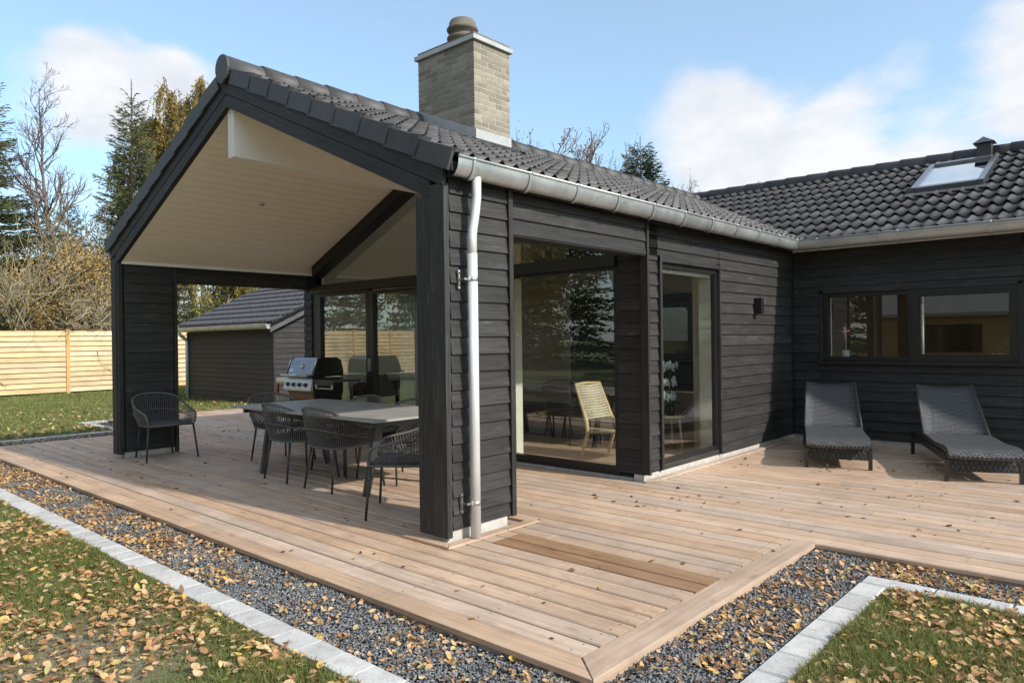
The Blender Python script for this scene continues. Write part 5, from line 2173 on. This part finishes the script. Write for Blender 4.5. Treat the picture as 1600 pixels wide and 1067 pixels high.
# --- bare birch and tangled pale stems
def mono_tree(seed, H, r, n=34, z0=0.36, L0=2.6, depth=3, minr=0.007, rise=1.1, sway=0.10):
    """one upright leader with rising side branches"""
    rng = np.random.default_rng(seed)
    segs, ends = [], []
    m = 12
    pts = []
    p = np.array([0.0, 0.0, -0.12])
    d = np.array([0.0, 0.0, 1.0])
    for i in range(m + 1):
        pts.append(p.copy())
        d = d + rng.normal(size=3) * sway * np.array([1, 1, 0]) - np.array([p[0], p[1], 0]) * 0.10
        d /= np.linalg.norm(d)
        p = p + d * H / m
    segs.append((pts, [max(minr, r * (1 - i / (m + 0.6)) ** 0.9) for i in range(m + 1)]))
    for k in range(n):
        t = z0 + (1 - z0) * (k + rng.uniform(0, 1)) / n
        i = min(m - 1, int(t * m))
        q = pts[i] + (pts[i + 1] - pts[i]) * (t * m - i)
        a = rng.uniform(0, 6.283)
        dd = np.array([math.cos(a), math.sin(a), rise * rng.uniform(0.6, 1.3)])
        dd /= np.linalg.norm(dd)
        f = 1 - (t - z0) / (1 - z0)
        grow(rng, segs, ends, q, dd, max(minr, r * 0.42 * (0.25 + 0.75 * f)), L0 * (0.30 + 0.70 * f) * rng.uniform(0.55, 1.1) * 0.5, depth, 0.42, 0.07, 0.09, (2, 3), 0.70, minr)
    return segs, ends, rng


segs, ends, rng = mono_tree(5, 10.9, 0.125, n=30, z0=0.34, L0=3.0, minr=0.005)
make_tree('bare_tree', (5.05, 25.6, LZ), 'bare pale barked birch standing alone against the sky left of the spruce', 'tree', None, mesh_of(tubes_fast(segs), MAT['birch_twig']))
segs, ends, rng = tree_data(15, 5.4, 0.055, depth=4, spread=0.55, up=0.02, wig=0.24, kids=(2, 3), shrink=0.70, stems=8, first=0.36, fan=0.36, minr=0.008)
make_tree('bare_tree', (5.9, 24.6, LZ), 'tangle of pale twisted bare stems in front of the dark evergreen', 'tree', None, mesh_of(tubes_fast(segs), MAT['bark_pale']))
segs, ends, rng = tree_data(18, 6.4, 0.05, depth=4, spread=0.45, up=0.06, wig=0.12, kids=(2, 3), shrink=0.70, stems=4, first=0.34, fan=0.30, minr=0.006)
make_tree('bare_tree', (3.6, 24.5, LZ), 'thicket of thin pale bare stems left of the birch, behind the fence', 'tree', None, mesh_of(tubes_fast(segs), MAT['bark_pale']))
segs, ends, rng = tree_data(16, 8.0, 0.075, depth=4, spread=0.42, up=0.05, wig=0.09, kids=(2, 3), shrink=0.55, lean=(0.62, 0.1), first=0.62, minr=0.009)
make_tree('bare_tree', (5.3, 24.9, LZ), 'single pale stem leaning right across towards the black gable', 'tree', None, mesh_of(tubes_fast(segs), MAT['bark_pale']))

# --- yellowing weeping birch behind the spruce
def weeping(seed, H, r, leafn, size, strand, L0, count=520, low=0.35):
    segs, ends, rng = mono_tree(seed, H, r, n=34, z0=low * 0.85, L0=L0, depth=2, minr=0.008, rise=0.75)
    pts = [p for s, _ in segs for p in s if p[2] > H * low]
    P, D = [], []
    for k in range(count):
        p = pts[int(rng.integers(0, len(pts)))] + rng.normal(size=3) * 0.06
        L = strand * rng.uniform(0.4, 1.2)
        d = np.array([rng.normal() * 0.35, rng.normal() * 0.35, -0.25])
        q = p.copy()
        line = [q]
        for i in range(6):
            d = d * 0.75 + np.array([0, 0, -0.28])
            q = q + d / np.linalg.norm(d) * L / 6
            line.append(q)
        segs.append((line[::2], [0.010, 0.009, 0.007, 0.006]))
        t = rng.uniform(0, 5.99, size=leafn)
        for tt_ in t:
            i = int(tt_)
            pos = line[i] + (line[i + 1] - line[i]) * (tt_ - i)
            P.append(pos + rng.normal(size=3) * 0.03)
            D.append(unit(line[i + 1] - line[i]) * 0.9 + rng.normal(size=3) * 0.45)
    P = np.array(P)
    D = unit(np.array(D))
    L = size * rng.uniform(0.6, 1.3, size=len(P))
    return segs, cross_quads(P, D, L, L * 0.36, rng)


segs, (v, f) = weeping(31, 13.6, 0.15, 24, 0.14, 1.5, 4.6, count=1500, low=0.34)
wb_t, wb_c = mesh_of(tubes_fast(segs), MAT['bark']), np_mesh('crown', v, f, MAT['birch_leaf'])
make_tree('weeping_birch', (12.4, 30.5, LZ), 'tall yellowing weeping birch just above the left slope of the roof', 'tree', 'weeping birches behind the fence', wb_t, wb_c)
make_tree('weeping_birch', (10.4, 32.5, LZ), 'yellowing weeping birch close behind the pointed spruce', 'tree', 'weeping birches behind the fence', wb_t, wb_c, rz=2.4, scale=0.90)
segs, (v, f) = weeping(32, 6.8, 0.09, 30, 0.16, 2.0, 4.2, count=1700, low=0.24)
wi_t, wi_c = mesh_of(tubes_fast(segs), MAT['bark']), np_mesh('crown', v, f, MAT['willow'])
for i, (x, y, s, lb) in enumerate(((11.6, 24.6, 0.95, 'yellow green willow hanging low behind the shed, the left one beside the post'), (13.5, 24.9, 1.0, 'yellow willow in the middle of the open bay above the shed roof'),
                                   (15.8, 26.3, 1.0, 'yellow willow at the right of the open bay over the shed ridge'))):
    make_tree('willow_tree', (x, y, LZ), lb, 'tree', 'yellow willows behind the shed', wi_t, wi_c, rz=i * 2.1, scale=s)

segs, ends, rng = tree_data(33, 5.2, 0.05, depth=4, spread=0.5, up=0.06, wig=0.12, stems=6, first=0.30, shrink=0.72, fan=0.35)
v, f = leaves_on(ends, rng, 16, 0.12, 0.1, 0.2)
make_tree('green_bush', (9.3, 24.4, LZ), 'tall dull green bush behind the fence beside the far black post', 'bush', None, mesh_of(tubes_fast(segs), MAT['bark']), np_mesh('crown', v, f, MAT['dull_green']), scale=0.78)

# --- orange beech hedge trees and brown thicket
segs, ends, rng = tree_data(41, 7.0, 0.08, depth=4, spread=0.5, up=0.08, wig=0.12, stems=5, first=0.30, shrink=0.72, fan=0.3)
v, f = leaves_on(ends, rng, 15, 0.085, 0.2, 0.24)
or_t, or_c = mesh_of(tubes_fast(segs), MAT['bark']), np_mesh('crown', v, f, MAT['orange'])
for i, (x, y, s, lb) in enumerate(((2.6, 25.4, 0.80, 'orange leaved beech by the left edge, in front of the spruce'), (4.4, 26.6, 1.0, 'golden orange beech behind the fence post'),
                                   (6.5, 27.2, 1.0, 'golden beech between the bare birch and the spruce'),
                                   (3.6, 24.7, 0.58, 'low orange beech just behind the fence at the left'))):
    make_tree('beech_tree', (x, y, LZ), lb, 'tree', 'autumn beeches behind the fence', or_t, or_c, rz=i * 2.0, scale=s)
segs, ends, rng = tree_data(42, 8.6, 0.07, depth=5, spread=0.5, up=0.08, wig=0.12, stems=4, first=0.28, shrink=0.7, fan=0.22)
v, f = leaves_on(ends, rng, 5, 0.09, 0.2, 0.12)
make_tree('thin_tree', (7.2, 28.6, LZ), 'thin pinkish brown tree with few leaves between birch and spruce', 'tree', None, mesh_of(tubes_fast(segs), MAT['twig']), np_mesh('crown', v, f, MAT['brown_leaf']))

# --- bare crowns over the roof
segs, ends, rng = tree_data(52, 12.2, 0.11, depth=6, spread=0.40, up=0.09, wig=0.09, first=0.38, shrink=0.62, minr=0.0045)
bt = mesh_of(tubes_fast(segs), MAT['twig'])
v, f = leaves_on(ends, rng, 1, 0.10, 0.2, 0.10)
bl = np_mesh('crown', v, f, MAT['brown_leaf'])
for i, (x, y, s, lb) in enumerate(((17.6, 21.6, 1.04, 'bare twiggy tree top just left of the chimney'), (21.0, 15.3, 0.98, 'bare twiggy tree top right of the chimney above the ridge'),
                                   (33.0, 16.0, 0.94, 'faint bare twigs right of the spruce top over the valley'), (36.4, 11.2, 0.93, 'small bare twig cluster peeping over the cross wing ridge'))):
    make_tree('bare_tree', (x, y, LZ), lb, 'tree', 'bare trees behind the house', bt, bl, rz=i * 1.7, scale=s)

# --- woodland: fills the view low behind the fence, and stands round the garden where the windows mirror it
def wood_mass():
    rng = np.random.default_rng(77)
    (vs1, fs1), _ = spruce_data(9.5, 2.9, 61, 0.42, leaf=0.36)
    sg, en, r2 = tree_data(62, 8.5, 0.13, depth=4, spread=0.5, up=0.08, first=0.34, shrink=0.7)
    vs2, fs2 = leaves_on(en, r2, 9, 0.22, 0.2, 0.22)
    out = {'needles_dark': ([], []), 'dull_green': ([], []), 'birch_leaf': ([], []), 'brown_leaf': ([], [])}
    def put(key, v, f, x, y, s, a):
        c, sn = math.cos(a), math.sin(a)
        vv = v * s
        w = np.stack([vv[:, 0] * c - vv[:, 1] * sn + x, vv[:, 0] * sn + vv[:, 1] * c + y, vv[:, 2] + LZ], axis=1)
        V, F = out[key]
        b = sum(len(q) for q in V)
        V.append(w)
        F.append(f + b)
    for k in range(16):
        x = -6 + 2.4 * k + rng.uniform(-.8, .8)
        put('needles_dark' if k % 3 else 'dull_green', *((vs1, fs1) if k % 3 else (vs2, fs2)), x, 36 + rng.uniform(-1, 3), rng.uniform(0.42, 0.62), rng.uniform(0, 6))
    # garden edge in front of the house (behind the photographer)
    for k in range(58):
        y = -14 + 0.78 * k + rng.uniform(-.6, .6)
        x = -20 - rng.uniform(0, 7)
        kk = (0, 1, 2, 3, 1, 2, 3)[k % 7]
        put(('needles_dark', 'dull_green', 'birch_leaf', 'brown_leaf')[kk], *((vs1, fs1) if kk == 0 else (vs2, fs2)), x, y, rng.uniform(1.1, 1.8), rng.uniform(0, 6))
    for k in range(30):                                     # beyond the fence, left of the view, mirrored in the sliding door
        x = -34 + 1.15 * k + rng.uniform(-.5, .5)
        kk = rng.integers(0, 3)
        put(('needles_dark', 'dull_green', 'dull_green')[kk], *((vs1, fs1) if kk == 0 else (vs2, fs2)), x, 27.5 + rng.uniform(0, 5), rng.uniform(0.75, 1.15), rng.uniform(0, 6))
    for key, (V, F) in out.items():
        o = link('woodland', np_mesh('woodland', np.concatenate(V), np.concatenate(F), MAT[key]))
        tag(o, {'needles_dark': 'dark mass of evergreen woodland around the garden', 'dull_green': 'dull green mass of leafy woodland around the garden',
                'birch_leaf': 'yellowing mass of birch woodland around the garden',
                'brown_leaf': 'russet brown mass of woodland around the garden'}[key], 'woodland', kind='stuff')


wood_mass()
segs, ends, rng = tree_data(71, 12.5, 0.26, depth=4, spread=0.4, up=0.10, wig=0.07, first=0.45, shrink=0.62, minr=0.012)
bk_t = mesh_of(tubes_fast(segs), MAT['birch_bark'])
for i, (x, y) in enumerate(((-9.5, 8.3), (-10.5, 4.2), (-11.5, 2.9))):
    make_tree('birch_tree', (x, y, LZ), 'white trunked birch in the garden mirrored in the window panes', 'tree', 'birches mirrored in the windows', bk_t, rz=i * 2.2, scale=0.9 + 0.08 * i)
# neighbouring house mirrored in the wide window
nb = empty('neighbour_house', (-16.5, 4.2, LZ))
tag(nb, 'low yellow wooden house with grey roof mirrored in the wide window', 'house')
MB().box((-3, -5, 0), (3, 5, 2.3)).build('wall', simple('ochre_boards', (0.32, 0.20, 0.08), 0.7), nb)
m = MB()
m.prism([(3.4, -5.4, 2.2), (0, -5.4, 3.9), (-3.4, -5.4, 2.2), (-3.4, -5.4, 2.32), (0, -5.4, 4.05), (3.4, -5.4, 2.32)], (0, 10.8, 0))
m.build('roof', simple('grey_fibre_cement', (0.17, 0.175, 0.18), 0.7), nb)
MB().box((2.99, -3.2, 0.9), (3.03, -1.4, 1.9)).box((2.99, 0.8, 0.1), (3.03, 3.0, 2.0)).build('window', MAT['enamel'], nb)

# ================================================================ GROUND COVER
def in_lawn(x, y):
    return ((x < -1.61) | ((x < 1.08) & (y < -2.54)) | ((x < 1.19) & (y > 9.59)) | (y > 11.64))


def gz(y):
    return LAWN_Z - 0.085 * np.clip((y - 9.5) / 8.0, 0, 1)


def vnoise(x, y, s, seed):
    """cheap smooth value noise"""
    r = np.random.default_rng(seed).uniform(0, 1, size=(64, 64))
    X, Y = x * s, y * s
    i, j = np.floor(X).astype(int), np.floor(Y).astype(int)
    fx, fy = X - i, Y - j
    fx, fy = fx * fx * (3 - 2 * fx), fy * fy * (3 - 2 * fy)
    g = lambda a, b: r[a % 64, b % 64]
    return (g(i, j) * (1 - fx) + g(i + 1, j) * fx) * (1 - fy) + (g(i, j + 1) * (1 - fx) + g(i + 1, j + 1) * fx) * fy


def view_ok(x, y, margin=0.80):
    rx, ry = x - CAM.x, y - CAM.y
    fw = rx * 0.7436 + ry * 0.6686
    rt = rx * 0.6686 - ry * 0.7436
    return (fw > 0.8) & (np.abs(rt) < margin * fw + 0.4)


def bare(x, y):
    d = np.hypot(x + 2.35, y - 0.15) + 0.9 * vnoise(x, y, 1.6, 3) + 0.5 * vnoise(x, y, 4.5, 4)
    return np.clip((1.45 - d) / 0.6, 0, 1)


MAT['grass'] = leafy('lawn_grass', [(0.30, (0.115, 0.142, 0.040)), (0.5, (0.180, 0.205, 0.060)), (0.68, (0.30, 0.29, 0.115))], 0.8, 0.55, 0.3, fine=30)
MAT['fallen'] = isl_leaf('fallen_birch_leaves', [(0.0, (0.17, 0.085, 0.045)), (0.12, (0.32, 0.17, 0.08)), (0.30, (0.50, 0.275, 0.125)), (0.52, (0.60, 0.37, 0.185)), (0.78, (0.65, 0.47, 0.29)), (0.88, (0.60, 0.38, 0.09)), (0.95, (0.50, 0.46, 0.20)), (1.0, (0.17, 0.095, 0.055))], 0.2)
MAT['deck_leaf'] = isl_leaf('dry_brown_leaves', [(0.0, (0.07, 0.035, 0.02)), (0.45, (0.15, 0.075, 0.035)), (0.8, (0.30, 0.15, 0.06)), (1.0, (0.46, 0.33, 0.14))], 0.1)
MAT['stone'] = isl_leaf('dark_slate_chips', [(0.0, (0.085, 0.089, 0.097)), (0.5, (0.160, 0.166, 0.178)), (0.85, (0.24, 0.247, 0.256)), (1.0, (0.36, 0.35, 0.335))], 0.0, 0.6)


def grass(n, x0, x1, y0, y1, hgt, wid, seed, name):
    rng = np.random.default_rng(seed)
    x = rng.uniform(x0, x1, n)
    y = rng.uniform(y0, y1, n)
    k = in_lawn(x, y) & view_ok(x, y)
    tuft = vnoise(x, y, 2.3, 5) * 0.6 + vnoise(x, y, 7.0, 6) * 0.4
    k &= rng.uniform(0, 1, n) < (0.25 + 1.1 * tuft) * (1 - 0.72 * bare(x, y))
    x, y, tuft = x[k], y[k], tuft[k]
    n = len(x)
    h = hgt * (0.45 + 0.9 * tuft) * rng.uniform(0.5, 1.3, n)
    a = rng.uniform(0, 6.283, n)
    lean = rng.uniform(0.1, 0.9, n) * h
    w = wid * rng.uniform(0.7, 1.2, n)
    dx, dy = np.cos(a), np.sin(a)
    b = rng.uniform(0, 6.283, n)
    sx, sy = np.cos(b) * w / 2, np.sin(b) * w / 2
    z = gz(y) - 0.004
    v = np.stack([np.stack([x - sx, y - sy, z], 1), np.stack([x + sx, y + sy, z], 1),
                  np.stack([x + sx * .7 + dx * lean * .4, y + sy * .7 + dy * lean * .4, z + h * .6], 1),
                  np.stack([x + dx * lean, y + dy * lean, z + h], 1),
                  np.stack([x - sx * .7 + dx * lean * .4, y - sy * .7 + dy * lean * .4, z + h * .6], 1)], 1).reshape(-1, 3)
    i = np.arange(n)[:, None] * 5
    f = np.concatenate([i + np.array([[0, 1, 2]]), i + np.array([[0, 2, 4]]), i + np.array([[4, 2, 3]])], 0)
    o = link(name, np_mesh(name, v, f, MAT['grass']))
    return o


tag(grass(300000, -4.2, -1.6, -3.4, 3.2, 0.045, 0.0042, 1, 'grass'), 'short green lawn grass in the left foreground', 'grass', kind='stuff')
tag(grass(70000, -7.5, -1.6, 3.2, 10.0, 0.05, 0.008, 2, 'grass'), 'lawn grass left of the gravel strip', 'grass', kind='stuff')
tag(grass(150000, -1.0, 1.09, -4.8, -2.53, 0.05, 0.0042, 3, 'grass'), 'grass of the small lawn in the lower right corner', 'grass', kind='stuff')
tag(grass(130000, -9.0, 13.0, 9.5, 23.0, 0.06, 0.02, 4, 'grass'), 'back lawn grass up to the pale fence', 'grass', kind='stuff')


def leaf_mesh(x, y, z, size, rng, mat, name, curl=0.35, tilt=0.45):
    n = len(x)
    # oval leaf: pointed at both ends, ten outline points round a two-point midrib
    out = [(-0.52, 0), (-0.40, 0.17), (-0.17, 0.29), (0.08, 0.30), (0.30, 0.19), (0.52, 0), (0.30, -0.19), (0.08, -0.30), (-0.17, -0.29), (-0.40, -0.17)]
    base = np.array([[a_, b_, 0] for a_, b_ in out] + [[-0.22, 0, 0], [0.18, 0, 0]])
    asp = rng.uniform(0.75, 1.25, (n, 1))
    P = np.repeat(base[None], n, 0)
    P[:, :, 1] *= asp
    fold = rng.uniform(-0.3, 1.0, (n, 1)) * curl
    bend = rng.uniform(-0.5, 1.0, (n, 1)) * curl
    P[:, :, 2] = np.abs(P[:, :, 1]) * fold * 1.3 + (P[:, :, 0] ** 2) * bend * 1.6
    P *= np.asarray(size).reshape(-1, 1, 1)
    a = rng.uniform(0, 6.283, n)
    t1, t2 = rng.normal(0, tilt, n), rng.normal(0, tilt, n)
    def rot(P, ax, ang):
        c, s = np.cos(ang)[:, None], np.sin(ang)[:, None]
        i, j = [(1, 2), (2, 0), (0, 1)][ax]
        A, B = P[:, :, i].copy(), P[:, :, j].copy()
        P[:, :, i], P[:, :, j] = A * c - B * s, A * s + B * c
    rot(P, 0, t1)
    rot(P, 1, t2)
    rot(P, 2, a)
    P[:, :, 2] -= P[:, :, 2].min(1, keepdims=True)
    P += np.stack([x, y, z], 1)[:, None, :]
    tri = np.array([[0, 10, 1], [1, 10, 2], [2, 10, 11], [2, 11, 3], [3, 11, 4], [4, 11, 5], [5, 11, 6], [6, 11, 7], [7, 11, 8], [8, 11, 10], [8, 10, 9], [9, 10, 0]])
    f = (np.arange(n)[:, None, None] * 12 + tri[None]).reshape(-1, 3)
    return link(name, np_mesh(name, P.reshape(-1, 3), f, mat, smooth=True))


def lawn_leaves(n, x0, x1, y0, y1, seed, s0=0.032, s1=0.06, dens=None):
    rng = np.random.default_rng(seed)
    x = rng.uniform(x0, x1, n)
    y = rng.uniform(y0, y1, n)
    k = in_lawn(x, y) & view_ok(x, y)
    c = vnoise(x, y, 1.9, 8) * 0.55 + vnoise(x, y, 6.0, 9) * 0.45
    k &= rng.uniform(0, 1, n) < np.clip(0.10 + 1.5 * (c - 0.22), 0, 1) * (1 - 0.35 * bare(x, y)) * (dens(x, y) if dens else 1)
    x, y = x[k], y[k]
    z = gz(y) + rng.uniform(0.0, 0.03, len(x))
    return leaf_mesh(x, y, z, rng.uniform(s0, s1, len(x)), rng, MAT['fallen'], 'fallen_leaves', 0.55, 0.33)


tag(lawn_leaves(36000, -4.3, -1.60, -3.4, 3.4, 11, 0.016, 0.056), 'fallen birch leaves strewn over the front lawn', 'leaves', kind='stuff')
tag(lawn_leaves(36000, -7.5, -1.60, 3.4, 10.0, 12, 0.02, 0.058), 'fallen leaves on the lawn left of the kerb', 'leaves', kind='stuff')
tag(lawn_leaves(15500, -1.0, 1.08, -4.8, -2.54, 13, 0.016, 0.052), 'fallen leaves on the small lawn at lower right', 'leaves', kind='stuff')
tag(lawn_leaves(9000, -9, 8, 9.5, 17.0, 14, 0.05, 0.085, lambda x, y: np.clip((17.0 - y) / 6, 0, 1)), 'fallen leaves thinning out over the back lawn', 'leaves', kind='stuff')


def gravel(n, rectlist, seed):
    rng = np.random.default_rng(seed)
    xs, ys = [], []
    for x0, y0, x1, y1, dens in rectlist:
        m = int((x1 - x0) * (y1 - y0) * dens)
        xs.append(rng.uniform(x0, x1, m))
        ys.append(rng.uniform(y0, y1, m))
    x, y = np.concatenate(xs), np.concatenate(ys)
    k = view_ok(x, y)
    x, y = x[k], y[k]
    m = len(x)
    base = np.array([[1, 0, 0], [0, 1, 0], [-1, 0, 0], [0, -1, 0], [0.35, 0.35, 0.75], [-0.45, -0.25, 0.7], [0.1, -0.3, -0.6]], float)
    P = np.repeat(base[None], m, 0) * rng.uniform(0.65, 1.25, (m, 7, 1))
    sz = np.stack([rng.uniform(0.006, 0.017, m), rng.uniform(0.005, 0.012, m), rng.uniform(0.003, 0.008, m)], 1)
    P *= sz[:, None, :]
    a, b = rng.uniform(0, 6.283, m), rng.normal(0, 0.5, m)
    c, s = np.cos(b)[:, None], np.sin(b)[:, None]
    X, Z = P[:, :, 0].copy(), P[:, :, 2].copy()
    P[:, :, 0], P[:, :, 2] = X * c - Z * s, X * s + Z * c
    c, s = np.cos(a)[:, None], np.sin(a)[:, None]
    X, Y = P[:, :, 0].copy(), P[:, :, 1].copy()
    P[:, :, 0], P[:, :, 1] = X * c - Y * s, X * s + Y * c
    hum = 0.018 * (vnoise(x, y, 4.0, 14) - 0.5)
    P += np.stack([x, y, GRAV_Z + hum + rng.uniform(-0.016, 0.012, m)], 1)[:, None, :]
    tri = np.array([[0, 1, 4], [1, 2, 4], [2, 5, 4], [2, 3, 5], [3, 0, 4], [3, 4, 5], [0, 6, 1], [1, 6, 2], [2, 6, 3], [3, 6, 0]])
    f = (np.arange(m)[:, None, None] * 7 + tri[None]).reshape(-1, 3)
    return link('gravel', np_mesh('gravel', P.reshape(-1, 3), f, MAT['stone']))


tag(gravel(0, [(-1.44, -2.37, -0.96, 2.0, 14000), (-1.44, 2.0, -0.96, 5.5, 9000), (-1.44, 5.5, -0.96, 9.44, 4500), (-0.96, -2.37, 1.64, -1.93, 14000), (1.25, -3.6, 1.64, -2.37, 13000),
                (-0.96, 8.57, 1.45, 9.44, 1800), (1.34, 8.57, 5.2, 11.48, 900)], 21), 'dark slate gravel strip between deck and kerb stones', 'gravel', kind='stuff')


def strip_leaves(seed):
    rng = np.random.default_rng(seed)
    xs, ys = [], []
    for x0, y0, x1, y1, n in ((-1.44, -2.34, -0.97, 1.5, 2300), (-1.44, 1.5, -0.97, 9.4, 9500), (-0.95, -2.36, 1.6, -1.96, 1700), (1.26, -4.0, 1.6, -2.36, 1500), (-0.95, 8.6, 1.4, 9.42, 1500)):
        xs.append(rng.uniform(x0, x1, n))
        ys.append(rng.uniform(y0, y1, n))
    x, y = np.concatenate(xs), np.concatenate(ys)
    c = vnoise(x, y, 3.2, 18) * 0.5 + vnoise(x, y, 9, 19) * 0.5
    k = view_ok(x, y) & (rng.uniform(0, 1, len(x)) < np.clip((c - 0.27) * 2.4, 0.10, 1))
    x, y = x[k], y[k]
    return leaf_mesh(x, y, GRAV_Z + rng.uniform(0.004, 0.02, len(x)), rng.uniform(0.016, 0.042, len(x)), rng, MAT['fallen'], 'fallen_leaves', 0.5, 0.4)


tag(strip_leaves(31), 'fallen leaves caught on the slate gravel strip', 'leaves', kind='stuff')


def deck_leaves(seed):
    rng = np.random.default_rng(seed)
    pts = []
    for cx, cy, s, n in ((1.0, 7.2, 0.9, 34), (2.2, 7.2, 0.8, 40), (0.7, 4.9, 0.7, 26), (0.2, 6.9, 1.0, 26)):
        pts += [(rng.normal(cx, s), rng.normal(cy, s)) for _ in range(n)]
    pts += [(rng.uniform(-0.95, 2.6), rng.uniform(-1.8, 8.2)) for _ in range(130)]
    pts += [(rng.uniform(1.7, 6.4), rng.uniform(-4.6, -0.1)) for _ in range(130)]
    x = np.array([p[0] for p in pts])
    y = np.array([p[1] for p in pts])
    ok = ~((x > -0.1) & (x < 0.9) & (y > -0.15) & (y < 0.35)) & ~((x > 2.65) & (y > 0.0)) & ~((x > 0) & (x < 0.75) & (y > 5.75) & (y < 6.3)) & ~((x < 1.7) & (y < -1.9)) & (x > -0.95)
    x, y = x[ok], y[ok]
    return leaf_mesh(x, y, np.full(len(x), 0.0015), rng.uniform(0.022, 0.05, len(x)), rng, MAT['deck_leaf'], 'fallen_leaves', 0.6, 0.16)


tag(deck_leaves(41), 'scattered dry brown leaves lying on the deck boards', 'leaves', kind='stuff')
